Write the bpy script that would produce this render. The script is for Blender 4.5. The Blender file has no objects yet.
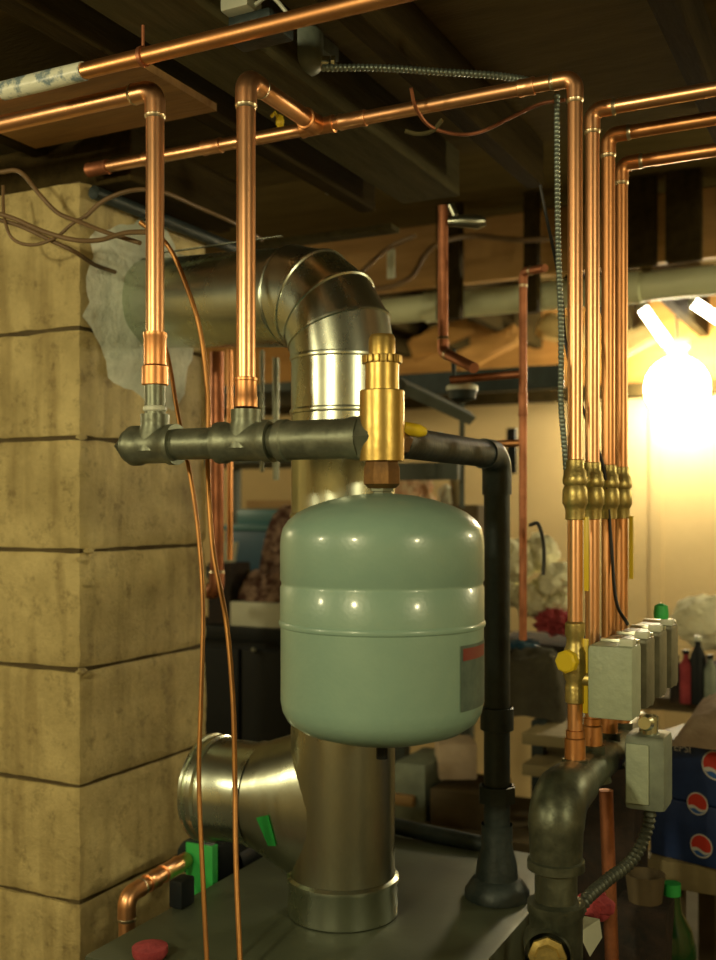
import bpy, bmesh, math, random
from mathutils import Vector, Matrix, noise, Quaternion
random.seed(7)
S = bpy.context.scene
COL = S.collection
PI = math.pi
H = 1.5                      # eye height above the floor; heights below are written from eye level
F_PX, CX, CY = 1044.0, 358.0, 510.0
YAW = math.radians(26.87)
c_, s_ = math.cos(YAW), math.sin(YAW)

def P(px, py, d):
    X = (px-CX)/F_PX*d; Z = (CY-py)/F_PX*d
    return Vector((c_*X - s_*d, s_*X + c_*d, Z))
def _d(px):
    w = (px-CX)/F_PX
    return (-s_+c_*w, c_+s_*w)
def atU(px, py, U): return P(px, py, U/_d(px)[0])
def atV(px, py, V): return P(px, py, V/_d(px)[1])
def V3(*a): return Vector(a)

# ------------------------------------------------------------------ materials
def nt(name):
    m = bpy.data.materials.new(name); m.use_nodes = True
    t = m.node_tree; b = t.nodes['Principled BSDF']
    return m, t, b
def mat(name, col, col2=None, rough=.5, rough2=None, metal=0.0, scale=8, bump=0.0, bscale=60, coat=0, stretch=(1,1,1), detail=6, contrast=(.35,.65), spec=.5):
    m, t, b = nt(name); N = t.nodes; L = t.links
    b.inputs['Specular IOR Level'].default_value = spec
    b.inputs['Metallic'].default_value = metal
    b.inputs['Roughness'].default_value = rough
    b.inputs['Coat Weight'].default_value = coat
    b.inputs['Coat Roughness'].default_value = .12
    b.inputs['Base Color'].default_value = (*col, 1)
    co = N.new('ShaderNodeTexCoord'); mp = N.new('ShaderNodeMapping'); mp.inputs['Scale'].default_value = stretch
    L.new(co.outputs['Object'], mp.inputs['Vector'])
    if col2 or rough2 is not None:
        n = N.new('ShaderNodeTexNoise'); n.inputs['Scale'].default_value = scale; n.inputs['Detail'].default_value = detail
        n.inputs['Roughness'].default_value = .65
        L.new(mp.outputs[0], n.inputs['Vector'])
        if col2:
            r = N.new('ShaderNodeValToRGB')
            r.color_ramp.elements[0].position = contrast[0]; r.color_ramp.elements[1].position = contrast[1]
            r.color_ramp.elements[0].color = (*col, 1); r.color_ramp.elements[1].color = (*col2, 1)
            L.new(n.outputs['Fac'], r.inputs['Fac']); L.new(r.outputs['Color'], b.inputs['Base Color'])
        if rough2 is not None:
            q = N.new('ShaderNodeMapRange'); q.inputs['From Min'].default_value = .3; q.inputs['From Max'].default_value = .7
            q.inputs['To Min'].default_value = rough; q.inputs['To Max'].default_value = rough2
            L.new(n.outputs['Fac'], q.inputs['Value']); L.new(q.outputs[0], b.inputs['Roughness'])
    if bump:
        n2 = N.new('ShaderNodeTexNoise'); n2.inputs['Scale'].default_value = bscale; n2.inputs['Detail'].default_value = 8
        L.new(mp.outputs[0], n2.inputs['Vector'])
        bm_ = N.new('ShaderNodeBump'); bm_.inputs['Strength'].default_value = bump; bm_.inputs['Distance'].default_value = .01
        L.new(n2.outputs['Fac'], bm_.inputs['Height']); L.new(bm_.outputs[0], b.inputs['Normal'])
    return m
def emis(name, col, st):
    m, t, b = nt(name)
    b.inputs['Base Color'].default_value = (*col, 1)
    b.inputs['Emission Color'].default_value = (*col, 1); b.inputs['Emission Strength'].default_value = st
    return m

M = {}
M['copper'] = mat('copper', (.84,.42,.18), (.64,.30,.12), .34, .46, 1, 14, .05, 40, stretch=(1,1,.35))
M['copper_new'] = mat('bright_copper', (.93,.52,.27), (.80,.42,.21), .30, .42, 1, 12, .04, 40, stretch=(1,1,.35))
M['copper_dark'] = mat('dull_copper', (.50,.20,.10), (.30,.12,.06), .42, .6, .85, 16, .06, 40)
M['tubing'] = mat('soft_copper_tube', (.50,.24,.07), (.36,.17,.06), .4, .5, .7, 20)
M['solder'] = mat('solder', (.75,.68,.5), (.55,.42,.25), .28, .4, 1, 60)
M['iron'] = mat('black_iron', (.15,.165,.12), (.27,.29,.21), .36, .5, .7, 30, .08, 60, contrast=(.4,.75))
M['iron_header'] = mat('header_iron', (.075,.085,.06), (.15,.165,.115), .32, .5, .7, 30, .1, 60, contrast=(.4,.75))
M['iron_dark'] = mat('dark_iron', (.018,.028,.028), (.035,.05,.05), .4, .55, .3, 20, .15, 60)
M['brass'] = mat('brass', (.60,.43,.13), (.48,.33,.09), .34, .44, .9, 20, .06, 60)
M['brass_valve'] = mat('weathered_brass', (.66,.54,.2), (.42,.33,.12), .35, .5, .9, 40, .15, 80)
M['brass_dark'] = mat('tarnished_brass', (.28,.15,.05), (.16,.09,.04), .4, .5, .8, 30, .1, 60)
M['galv'] = mat('galvanised_steel', (.64,.70,.58), (.50,.55,.46), .22, .34, 1, 9, .06, 18, stretch=(1,1,.5))
M['galv_old'] = mat('tee_steel', (.46,.48,.38), (.30,.32,.25), .24, .40, 1, 8, .1, 14, stretch=(1,1,.5))
M['tank'] = mat('sage_enamel', (.225,.36,.29), (.245,.385,.305), .3, .38, 0, 20, .05, 180, coat=.35)
M['tank_label_red'] = mat('red_label', (.20,.03,.022), rough=.45)
M['tank_label'] = mat('dark_label', (.06,.10,.085), (.10,.15,.12), rough=.45, scale=60)
M['boiler'] = mat('boiler_jacket', (.062,.075,.047), (.08,.095,.06), .45, .6, .2, 6, .05, 40)
M['wood_dark'] = mat('old_joist_wood', (.028,.020,.007), (.052,.037,.013), .9, None, 0, 5, spec=.05, bump=.3, bscale=40, stretch=(6,.6,6))
M['subfloor'] = mat('subfloor_wood', (.10,.076,.028), (.135,.102,.038), .9, None, 0, 5, .2, 30, stretch=(1,5,1), spec=.05)
M['plywood'] = mat('plywood', (.22,.115,.03), (.36,.19,.05), .7, None, 0, 6, .2, 30, stretch=(.6,5,1))
M['rim'] = mat('rim_wood', (.34,.19,.06), (.48,.28,.10), .75, None, 0, 4, .3, 30, stretch=(.8,1,6))
M['rim_orange'] = mat('lamplit_pine', (.45,.22,.05), (.6,.31,.08), .7, None, 0, 4, .2, 30, stretch=(.8,1,6))  # orange of bulb-lit wood put into the base colour
M['beam_grey'] = mat('grey_beam', (.10,.088,.042), (.06,.052,.024), .9, None, 0, 5, .3, 30, stretch=(6,.6,6), spec=.05)
M['cement'] = mat('cement', (.88,.92,.80), (.48,.53,.44), .85, None, 0, 9, .6, 60, contrast=(.3,.6))
M['pvc'] = mat('white_pvc', (.78,.82,.55), (.70,.74,.48), .45, None, 0, 5, .0)
M['wall'] = mat('cream_wall', (.62,.47,.23), (.54,.41,.20), .8, None, 0, 2.5, .15, 50)
M['wall_old'] = mat('basement_wall', (.30,.25,.15), (.22,.18,.1), .9, None, 0, 3, .3, 50)
M['floor'] = mat('concrete_floor', (.11,.10,.08), (.07,.065,.05), .8, None, 0, 4, .2, 30)
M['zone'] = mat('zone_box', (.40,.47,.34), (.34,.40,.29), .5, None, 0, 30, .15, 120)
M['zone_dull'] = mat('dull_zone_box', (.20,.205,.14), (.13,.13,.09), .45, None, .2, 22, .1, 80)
M['grey_box'] = mat('grey_box', (.25,.30,.23), (.17,.20,.16), .5, None, .1, 18, .1, 60)
M['flex'] = mat('armoured_cable', (.27,.33,.29), (.2,.25,.22), .4, None, .7, 30)
M['flex_dark'] = mat('conduit', (.13,.15,.12), (.09,.1,.08), .5, None, .6, 30)
M['cable_brown'] = mat('brown_cable', (.18,.11,.05), (.13,.08,.035), .55, None, 0, 20)
M['black_wire'] = mat('black_wire', (.012,.013,.012), rough=.5)
M['green'] = mat('green_tape', (.03,.42,.08), (.04,.5,.10), .5, None, 0, 20)
M['black_plastic'] = mat('black_plastic', (.005,.008,.010), (.008,.012,.014), .5, None, 0, 8, spec=.25)
M['white'] = mat('white_plastic', (.62,.65,.52), (.55,.58,.46), .45, None, 0, 10)
M['wrap'] = mat('printed_wrap', (.70,.72,.58), (.20,.27,.30), .35, None, 0, 34, .1, 60, contrast=(.52,.62))
M['navy'] = mat('navy_plastic', (.02,.075,.14), (.03,.10,.17), .4, None, 0, 8)
M['teal'] = mat('teal_plastic', (.05,.16,.18), rough=.4)
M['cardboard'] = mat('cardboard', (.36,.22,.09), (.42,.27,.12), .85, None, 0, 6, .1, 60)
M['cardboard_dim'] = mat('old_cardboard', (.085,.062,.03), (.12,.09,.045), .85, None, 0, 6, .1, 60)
M['blanket'] = mat('patterned_blanket', (.12,.05,.035), (.52,.36,.26), .95, None, 0, 38, .6, 90, contrast=(.42,.58))
M['fleece'] = mat('cream_fleece', (.92,.90,.66), (.78,.76,.52), 1, None, 0, 22, .5, 70)
M['red_cloth'] = mat('red_cloth', (.42,.06,.07), (.25,.03,.04), .9, None, 0, 30, .5, 60)
M['skin_cloth'] = mat('pink_cloth', (.62,.36,.22), (.7,.55,.36), .9, None, 0, 26, .5, 60, contrast=(.42,.58))
M['grey_cloth'] = mat('olive_cloth', (.15,.14,.09), (.10,.09,.06), .95, None, 0, 12, .5, 40)
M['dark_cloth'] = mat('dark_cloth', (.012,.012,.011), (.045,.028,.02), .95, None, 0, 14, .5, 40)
M['metal_shelf'] = mat('shelf_metal', (.085,.10,.085), (.06,.075,.06), .7, None, 0, 12)
M['yellow'] = mat('yellow_vinyl', (.75,.55,.02), rough=.4)
M['soda_blue'] = mat('blue_carton', (.012,.03,.11), (.02,.045,.15), .5, None, 0, 20)
M['logo_red'] = mat('emblem_red', (.55,.045,.03), rough=.45)
M['logo_white'] = mat('emblem_white', (.62,.62,.6), rough=.45)
M['logo_blue'] = mat('emblem_blue', (.03,.12,.42), rough=.45)
M['paper'] = mat('brown_paper', (.62,.50,.36), (.48,.37,.26), .9, None, 0, 10, .4, 40)
M['shelf_wood'] = mat('pale_board', (.26,.21,.10), (.2,.16,.075), .75, None, 0, 4, .15, 40, stretch=(1,6,1))
M['bottle'] = mat('green_glass_bottle', (.008,.04,.01), (.015,.08,.015), .12, None, 0, 8)
M['bulb'] = emis('lit_bulb', (1,.86,.55), 72)
M['streak_glow'] = emis('glowing_streak', (1,.95,.75), 26)
M['insul'] = mat('yellow_insulation', (.70,.52,.2), (.55,.38,.13), 1, None, 0, 16, .6, 40)

def block_paint():
    m, t, b = nt('painted_block'); N = t.nodes; L = t.links
    co = N.new('ShaderNodeTexCoord')
    def noi(sc, det=6, ro=.6):
        n = N.new('ShaderNodeTexNoise'); n.inputs['Scale'].default_value = sc; n.inputs['Detail'].default_value = det; n.inputs['Roughness'].default_value = ro
        L.new(co.outputs['Object'], n.inputs['Vector']); return n
    a = noi(7, 8, .7); r = N.new('ShaderNodeValToRGB'); r.color_ramp.elements[0].position=.3; r.color_ramp.elements[1].position=.7
    r.color_ramp.elements[0].color=(.45,.36,.15,1); r.color_ramp.elements[1].color=(.76,.63,.29,1)
    L.new(a.outputs['Fac'], r.inputs['Fac'])
    g = noi(26, 8, .8); r2 = N.new('ShaderNodeValToRGB'); r2.color_ramp.elements[0].position=.34; r2.color_ramp.elements[1].position=.47  # pit shade and stains put into the colour as dark spots
    r2.color_ramp.elements[0].color=(.30,.25,.18,1); r2.color_ramp.elements[1].color=(1,1,1,1)
    L.new(g.outputs['Fac'], r2.inputs['Fac'])
    mx = N.new('ShaderNodeMix'); mx.data_type='RGBA'; mx.blend_type='MULTIPLY'; mx.inputs['Factor'].default_value=.6
    L.new(r.outputs[0], mx.inputs['A']); L.new(r2.outputs[0], mx.inputs['B'])
    mp = N.new('ShaderNodeMapping'); mp.inputs['Scale'].default_value=(9,9,1.1); L.new(co.outputs['Object'], mp.inputs['Vector'])
    dn = N.new('ShaderNodeTexNoise'); dn.inputs['Scale'].default_value=2.2; dn.inputs['Detail'].default_value=6; L.new(mp.outputs[0], dn.inputs['Vector'])
    r3 = N.new('ShaderNodeValToRGB'); r3.color_ramp.elements[0].position=.36; r3.color_ramp.elements[1].position=.52
    r3.color_ramp.elements[0].color=(.62,.58,.52,1); r3.color_ramp.elements[1].color=(1,1,1,1); L.new(dn.outputs['Fac'], r3.inputs['Fac'])
    m3 = N.new('ShaderNodeMix'); m3.data_type='RGBA'; m3.blend_type='MULTIPLY'; m3.inputs['Factor'].default_value=.8
    L.new(mx.outputs['Result'], m3.inputs['A']); L.new(r3.outputs[0], m3.inputs['B']); L.new(m3.outputs['Result'], b.inputs['Base Color'])
    b.inputs['Roughness'].default_value=.62
    n1 = noi(90, 10, .8); n2 = noi(20, 6)
    ad = N.new('ShaderNodeMath'); ad.operation='ADD'; L.new(n1.outputs['Fac'], ad.inputs[0]); L.new(n2.outputs['Fac'], ad.inputs[1])
    bp = N.new('ShaderNodeBump'); bp.inputs['Strength'].default_value=.8; bp.inputs['Distance'].default_value=.008
    L.new(ad.outputs[0], bp.inputs['Height']); L.new(bp.outputs[0], b.inputs['Normal'])
    return m
M['block'] = block_paint()
M['mortar'] = mat('mortar', (.10,.075,.03), (.07,.05,.02), .9, None, 0, 20, .4, 60)

# ------------------------------------------------------------------ object helpers
ORG = {}
def tag(o, label=None, cat=None, group=None, kind=None):
    if label: o['label'] = label
    if cat: o['category'] = cat
    if group: o['group'] = group
    if kind: o['kind'] = kind
    return o
def root(name, loc, label, cat, group=None):
    o = bpy.data.objects.new(name, None); COL.objects.link(o); o.empty_display_size = .02
    o.location = loc; ORG[o.name] = Vector(loc)
    return tag(o, label, cat, group)
def put(name, bm, m, parent=None, org=None, smooth=True, label=None):
    me = bpy.data.meshes.new(name)
    if parent is not None: org = ORG[parent.name]
    elif org is None:
        cs = [v.co for v in bm.verts]
        org = Vector(((min(v.x for v in cs)+max(v.x for v in cs))/2, (min(v.y for v in cs)+max(v.y for v in cs))/2, min(v.z for v in cs)))
    bmesh.ops.translate(bm, verts=bm.verts, vec=-org)
    bmesh.ops.recalc_face_normals(bm, faces=bm.faces)
    for f in bm.faces: f.smooth = smooth
    if smooth:
        for e in bm.edges:
            if len(e.link_faces) == 2 and e.calc_face_angle(0) > math.radians(38): e.smooth = False
    bm.to_mesh(me); bm.free()
    ms = m if isinstance(m, (list, tuple)) else [m]
    for x in ms: me.materials.append(M[x] if isinstance(x, str) else x)
    o = bpy.data.objects.new(name, me); COL.objects.link(o)
    if parent is not None: o.parent = parent
    else: o.location = org
    ORG[o.name] = org.copy()
    if label: o['label'] = label
    return o
def solo(name, bm, m, label, cat, group=None, smooth=True):
    return tag(put(name, bm, m, None, None, smooth), label, cat, group)
def struct(name, bm, m, smooth=False):
    return tag(put(name, bm, m, None, None, smooth), kind='structure')

def B(): return bmesh.new()
def box(bm, a, b, bevel=0.0, rot=None, mi=0):
    a, b = Vector(a), Vector(b); lo = Vector(map(min, a, b)); hi = Vector(map(max, a, b))
    r = bmesh.ops.create_cube(bm, size=1)
    vs = r['verts']; c = (lo+hi)/2; d = hi-lo
    for v in vs: v.co = Vector((v.co.x*d.x, v.co.y*d.y, v.co.z*d.z))
    fs = list({f for v in vs for f in v.link_faces})
    if bevel:
        es = list({e for v in vs for e in v.link_edges})
        g = bmesh.ops.bevel(bm, geom=es, offset=bevel, segments=2, affect='EDGES', profile=.6)
        vs = list(set([v for v in g['verts']] + [v for f in fs if f.is_valid for v in f.verts]))
    mtx = Matrix.Translation(c)
    if rot is not None: mtx = mtx @ (Matrix.Rotation(rot, 4, 'Z') if not isinstance(rot, Matrix) else rot)
    for v in vs: v.co = mtx @ v.co
    for v in vs:
        for f in v.link_faces: f.material_index = mi
    return vs
def frame_of(t, ref=None):
    t = t.normalized(); ref = ref or Vector((0,0,1))
    if abs(t.dot(ref)) > .98: ref = Vector((0,1,0)) if abs(t.y) < .9 else Vector((1,0,0))
    x = t.cross(ref).normalized(); return x, t.cross(x).normalized()
def tube(bm, pts, r, seg=16, cap=True, mi=0):
    """sweep a circle along pts; r a number or a list"""
    pts = [Vector(p) for p in pts]; n = len(pts)
    rr = r if isinstance(r, (list, tuple)) else [r]*n
    tang = []
    for i in range(n):
        a = pts[max(i-1,0)]; b = pts[min(i+1,n-1)]
        if 0 < i < n-1:
            t = (pts[i]-a).normalized() + (b-pts[i]).normalized()
            if t.length < 1e-6: t = b-a
        else: t = b-a
        if t.length < 1e-9: t = tang[-1] if tang else Vector((0,0,1))
        tang.append(t.normalized())
    x, y = frame_of(tang[0]); rings = []
    for i in range(n):
        if i:
            q = tang[i-1].rotation_difference(tang[i]); x = q @ x
            x = (x - tang[i]*x.dot(tang[i])).normalized()
        y = tang[i].cross(x)
        k = 1.0
        if 0 < i < n-1:
            ca = max(.3, (pts[i]-pts[i-1]).normalized().dot(tang[i])) if (pts[i]-pts[i-1]).length > 1e-9 else 1
        rings.append([bm.verts.new(pts[i] + (x*math.cos(2*PI*j/seg) + y*math.sin(2*PI*j/seg))*rr[i]*k) for j in range(seg)])
    for i in range(n-1):
        for j in range(seg):
            f = bm.faces.new((rings[i][j], rings[i][(j+1)%seg], rings[i+1][(j+1)%seg], rings[i+1][j])); f.material_index = mi
    if cap:
        for rg in (rings[0], rings[-1]):
            try: f = bm.faces.new(rg); f.material_index = mi
            except ValueError: pass
    return rings
def lathe(bm, prof, org, axis=(0,0,1), seg=48, mi=0, a0=0, a1=2*PI):
    """prof: (radius, height along axis)"""
    org = Vector(org); ax = Vector(axis).normalized(); x, y = frame_of(ax); full = abs(a1-a0-2*PI) < 1e-6
    n = seg if full else seg+1; rings = []
    for r, h in prof:
        if r < 1e-6: rings.append([bm.verts.new(org+ax*h)]*n); continue
        rings.append([bm.verts.new(org + ax*h + (x*math.cos(a0+(a1-a0)*j/seg)+y*math.sin(a0+(a1-a0)*j/seg))*r) for j in range(n)])
    for i in range(len(rings)-1):
        for j in range(seg):
            k = (j+1) % n
            q = []
            for v in (rings[i][j], rings[i][k], rings[i+1][k], rings[i+1][j]):
                if v not in q: q.append(v)
            if len(q) >= 3:
                try: f = bm.faces.new(q); f.material_index = mi
                except ValueError: pass
def fillet(pts, R, n=8):
    pts = [Vector(p) for p in pts]; out = [pts[0]]
    for i in range(1, len(pts)-1):
        a = (pts[i-1]-pts[i]); b = (pts[i+1]-pts[i]); la, lb = a.length, b.length; a.normalize(); b.normalize()
        ang = a.angle(b)
        if ang > PI-.02: out.append(pts[i]); continue
        t = min(R/math.tan(ang/2), la*.49, lb*.49); Rr = t*math.tan(ang/2)
        cen = pts[i] + (a+b).normalized()*(Rr/math.sin(ang/2))
        p0 = pts[i]+a*t; p1 = pts[i]+b*t; u = p0-cen; w = p1-cen; tot = u.angle(w); axs = u.cross(w).normalized()
        for k in range(n+1): out.append(cen + Quaternion(axs, tot*k/n) @ u)
    out.append(pts[-1]); return out
def spline(pts, n=8):
    pts = [Vector(p) for p in pts]; q = [2*pts[0]-pts[1]] + pts + [2*pts[-1]-pts[-2]]; out = []
    for i in range(1, len(q)-2):
        p0,p1,p2,p3 = q[i-1:i+3]
        for k in range(n):
            t = k/n; out.append(.5*((2*p1)+(p2-p0)*t+(2*p0-5*p1+4*p2-p3)*t*t+(3*p1-p0-3*p2+p3)*t**3))
    out.append(pts[-1]); return out
def sleeve(bm, a, b, r, lip=.0015, seg=20):
    a, b = Vector(a), Vector(b); t = (b-a).normalized(); L = (b-a).length
    tube(bm, [a, a+t*.001, a+t*min(.005,L*.2), a+t*min(.008,L*.3), b-t*min(.008,L*.3), b-t*min(.005,L*.2), b-t*.001, b],
         [r*.99, r+lip, r+lip, r, r, r+lip, r+lip, r*.99], seg)
def run(name, label, cat, pts, r, m='copper', R=None, group=None, fit=None, couplings=(), solder=True, ends=False):
    """a straight-run pipe with its elbows: pipe, one elbow part per corner, couplings along it"""
    pts = [Vector(p) for p in pts]; rt = root(name, pts[0], label, cat, group); R = R or r*1.6
    bm = B(); tube(bm, fillet(pts, R), r, 20); put('pipe', bm, m, rt)
    for i in range(1, len(pts)-1):
        a = (pts[i-1]-pts[i]).normalized(); b = (pts[i+1]-pts[i]).normalized()
        t = R/math.tan(a.angle(b)/2); e = t + r*1.3; lp = r*.13
        path = fillet([pts[i]+a*e, pts[i], pts[i]+b*e], R)
        rad = [r*1.13]*len(path); bm = B()
        tube(bm, path, rad, 20)
        el = put('elbow', bm, fit or m, rt)
        if solder:
            for q in (a, b): bm = B(); tube(bm, [pts[i]+q*(e-.0015), pts[i]+q*e, pts[i]+q*(e+.004), pts[i]+q*(e+.0055)], [r*1.1, r*1.18, r*1.1, r*1.0], 20); put('solder_joint', bm, 'solder', el)
    for (k, f, L) in couplings:
        a = pts[k].lerp(pts[k+1], f); t = (pts[k+1]-pts[k]).normalized(); bm = B()
        sleeve(bm, a-t*L/2, a+t*L/2, r*1.13, r*.07); put('coupling', bm, fit or m, rt)
    return rt
def cable(name, label, cat, pts, r, m, group=None, n=10, seg=10):
    bm = B(); tube(bm, spline(pts, n), r, seg); return solo(name, bm, m, label, cat, group)
def armoured(name, label, pts, r, m, pitch=.007):
    sp = spline(pts, 12); L = [0]
    for i in range(1, len(sp)): L.append(L[-1]+(sp[i]-sp[i-1]).length)
    n = int(L[-1]/pitch*4); pp, rr = [], []; j = 0
    for i in range(n+1):
        s = L[-1]*i/n
        while j < len(L)-2 and L[j+1] < s: j += 1
        pp.append(sp[j].lerp(sp[j+1], (s-L[j])/max(1e-9, L[j+1]-L[j]))); rr.append(r*(1.0, 1.12, 1.0, .80)[i % 4])
    bm = B(); tube(bm, pp, rr, 10); return solo(name, bm, m, label, 'cable')
def blob(bm, c, rad, amp=.25, freq=3.0, sub=4, seed=0, flat=None, mi=0):
    r = bmesh.ops.create_icosphere(bm, subdivisions=sub, radius=1); off = Vector((seed*3.1, seed*1.7, seed*.9))
    rad = Vector(rad) if not isinstance(rad, (int, float)) else Vector((rad,)*3)
    for v in r['verts']:
        n = v.co.normalized(); k = 1 + amp*noise.noise(n*freq+off) + amp*.5*noise.noise(n*freq*2.7+off)
        p = Vector((n.x*rad.x, n.y*rad.y, n.z*rad.z))*k
        if flat is not None: p.z = max(p.z, -flat)
        v.co = p + Vector(c)
def drape(bm, lo, hi, z0, amp=.03, n=26, seed=0, skirt=None, freq=7):
    """a crumpled cloth lying over a rectangle, edges falling to z0"""
    vs = []
    for i in range(n+1):
        row = []
        for j in range(n+1):
            u, w = i/n, j/n; x = lo[0]+(hi[0]-lo[0])*u; y = lo[1]+(hi[1]-lo[1])*w
            e = min(u, 1-u, w, 1-w)*2; h = (1-(1-min(1, e*2.2))**2)
            z = z0 + h*(hi[2]-z0) + amp*(noise.noise(Vector((x*freq, y*freq, seed)))+.6*noise.noise(Vector((x*freq*2.6, y*freq*2.6, seed+5))))*(.3+h)
            row.append(bm.verts.new((x+amp*.5*noise.noise(Vector((x*9,y*9,seed+9))), y, max(z, z0))))
        vs.append(row)
    base = []
    for i in range(n):
        for j in range(n): bm.faces.new((vs[i][j], vs[i+1][j], vs[i+1][j+1], vs[i][j+1]))
    bmesh.ops.solidify(bm, geom=bm.faces[:], thickness=.006)

# ------------------------------------------------------------------ camera and light
cam = bpy.data.cameras.new('camera'); co = bpy.data.objects.new('camera', cam); COL.objects.link(co)
co.location = (0, 0, H); co.rotation_euler = (PI/2, 0, YAW)
cam.lens = 36*F_PX/960; cam.sensor_width = 36; cam.sensor_fit = 'AUTO'; cam.shift_y = 30/960
cam.clip_start = .02; cam.dof.use_dof = True; cam.dof.focus_distance = 1.55; cam.dof.aperture_fstop = 3.2
S.camera = co
def lamp(name, p, power, col, rad):
    l = bpy.data.lights.new(name, 'POINT'); l.energy = power; l.color = col; l.shadow_soft_size = rad
    o = bpy.data.objects.new(name, l); COL.objects.link(o); o.location = p; return o
def camxy(X, Y, z): return Vector((c_*X - s_*Y, s_*X + c_*Y, z))
LC = (1,.87,.50)
lamp('bulb_and_fill_light', camxy(-1.05,-.35,.52), 62, LC, .07)
lamp('bulb_and_fill_light', camxy(1.45,-.45,.50), 48, LC, .07)
lamp('bulb_and_fill_light', camxy(-2.0,.75,.45), 34, LC, .07)
lamp('bulb_and_fill_light', camxy(2.3,2.5,.45), 34, LC, .07)  # added unseen fill lamp for the background and the risers' far sides
lamp('bulb_and_fill_light', camxy(-2.1,3.3,.5), 26, LC, .07)  # added unseen fill behind the chimney, brightens the shelves there
w = bpy.data.worlds.new('world'); S.world = w; w.use_nodes = True
w.node_tree.nodes['Background'].inputs[0].default_value = (.5,.45,.3,1); w.node_tree.nodes['Background'].inputs[1].default_value = .02
S.view_settings.view_transform = 'Standard'; S.view_settings.look = 'None'; S.view_settings.gamma = 1; S.view_settings.use_curve_mapping = False
S.view_settings.exposure = 0.08

# ------------------------------------------------------------------ the room
X0, X1, Y0, Y1 = -4.2, 3.0, -2.5, 4.5
bm = B(); box(bm, (X0,Y0,-1.6), (X1,Y1+.2,-1.5)); struct('floor', bm, 'floor')
bm = B(); box(bm, (X0,Y0,.98), (X1,Y1+.2,1.02)); struct('ceiling', bm, 'subfloor')
bm = B(); box(bm, (X0-.2,Y0-.2,-1.5), (X0,Y1+.2,.98)); struct('wall_left', bm, 'wall')
bm = B(); box(bm, (X1,Y0-.2,-1.5), (X1+.2,Y1+.2,.98)); struct('wall_right', bm, 'wall')
bm = B(); box(bm, (X0,Y0-.2,-1.5), (X1,Y0,.98)); struct('wall_front', bm, 'wall')
bm = B(); box(bm, (X0,Y1,-1.5), (X1,Y1+.2,.50)); struct('wall_back', bm, 'wall')
p = atV(648, 450, 4.45)
bm = B(); box(bm, (p.x,4.488,-1.5), (p.x+.05,4.50,.47)); struct('trim_1', bm, 'wall')
bm = B(); box(bm, (X0,4.40,.475), (X1,4.62,.53)); struct('trim_2', bm, 'wood_dark')
bm = B(); box(bm, (X0,4.52,.53), (X1,4.56,.98)); struct('trim_3', bm, 'rim_orange')
# joists over the near half, running away from the viewer
for k, u in enumerate([-3.93+.406*i for i in range(17)]):
    if abs(u+.92) < .15: continue
    bm = B(); box(bm, (u-.019, Y0, .70), (u+.019, 2.2, .798), .003)
    tag(put('trim_%d' % (k+10), bm, 'wood_dark', smooth=False), kind='structure')
bm = B(); box(bm, (X0,Y0,.80), (X1,2.2,.83)); struct('ceiling', bm, 'subfloor')
# short joists resting on the far wall
for k, px in enumerate((400, 458, 531, 640, 700)):
    p = atV(px, 340, 4.42)
    bm = B(); box(bm, (p.x-.02, 3.34, .72), (p.x+.02, 4.52, .978), .003)
    tag(put('trim_%d' % (k+40), bm, 'wood_dark', smooth=False), kind='structure')
bm = B(); box(bm, (X0, 3.30, .765), (X1, 3.338, .978), .003); struct('trim_4', bm, 'rim')

# ------------------------------------------------------------------ block chimney
UC, VC = -1.345, 1.505
zs = [.62, .342, .136, -.077, -.301, -.519, -.738, -.955, -1.17, -1.385, -1.5]
rt = root('block_chimney', (UC-.2, VC+.2, -1.5), 'tall chimney of big yellow-painted concrete blocks beside the sheet-metal vent', 'chimney')
bm = B(); box(bm, (UC-.404, VC+.009, -1.498), (UC-.009, VC+.403, .618)); put('mortar', bm, 'mortar', rt, smooth=False)
bm = B()
for i in range(len(zs)-1):
    hi, lo = zs[i]-.0028, zs[i+1]+.0028
    b2 = B(); box(b2, (UC-.41, VC, lo), (UC, VC+.412, hi))
    bmesh.ops.subdivide_edges(b2, edges=b2.edges[:], cuts=14, use_grid_fill=True)
    for v in b2.verts:
        ex = min(abs(v.co.x-UC), abs(v.co.x-UC+.41)) < 1e-4; ey = min(abs(v.co.y-VC), abs(v.co.y-VC-.412)) < 1e-4; ez = min(abs(v.co.z-lo), abs(v.co.z-hi)) < 1e-4
        n = noise.noise(v.co*9)*.0035 + noise.noise(v.co*30)*.0015; c = Vector((UC-.205, VC+.206, v.co.z))
        if ex: v.co.x += n*(1 if v.co.x > UC-.2 else -1)
        if ey: v.co.y -= n*(1 if v.co.y < VC+.2 else -1)
        if ex and ey: v.co.x += -.004*(1 if v.co.x > UC-.2 else -1)*(1+noise.noise(v.co*40)); v.co.y += .004*(1 if v.co.y < VC+.2 else -1)
        if ez and (ex or ey):
            s = 1 if abs(v.co.z-hi) < 1e-4 else -1
            if ex: v.co.x -= .004*(1 if v.co.x > UC-.2 else -1)
            if ey: v.co.y += .004*(1 if v.co.y < VC+.2 else -1)
            v.co.z -= s*.003*(.5+noise.noise(v.co*25))
    me = bpy.data.meshes.new('t'); b2.to_mesh(me); b2.free(); bm.from_mesh(me); bpy.data.meshes.remove(me)
put('block_courses', bm, 'block', rt)
# mortar squeezed out at the corner
blk = [o for o in rt.children if o.name.startswith('block_courses')][0]
for (y, k) in ((437,0),(551,1),(671,2),(676,3),(560,4),(585,5)):
    p = P(80+k*2.0, y, 1.955); bm = B(); blob(bm, (UC+.001, VC+.004+.02*(k%2), p.z), (.005,.016,.006), .4, 4, 2, k); put('mortar_lump', bm, 'block', blk)
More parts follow.
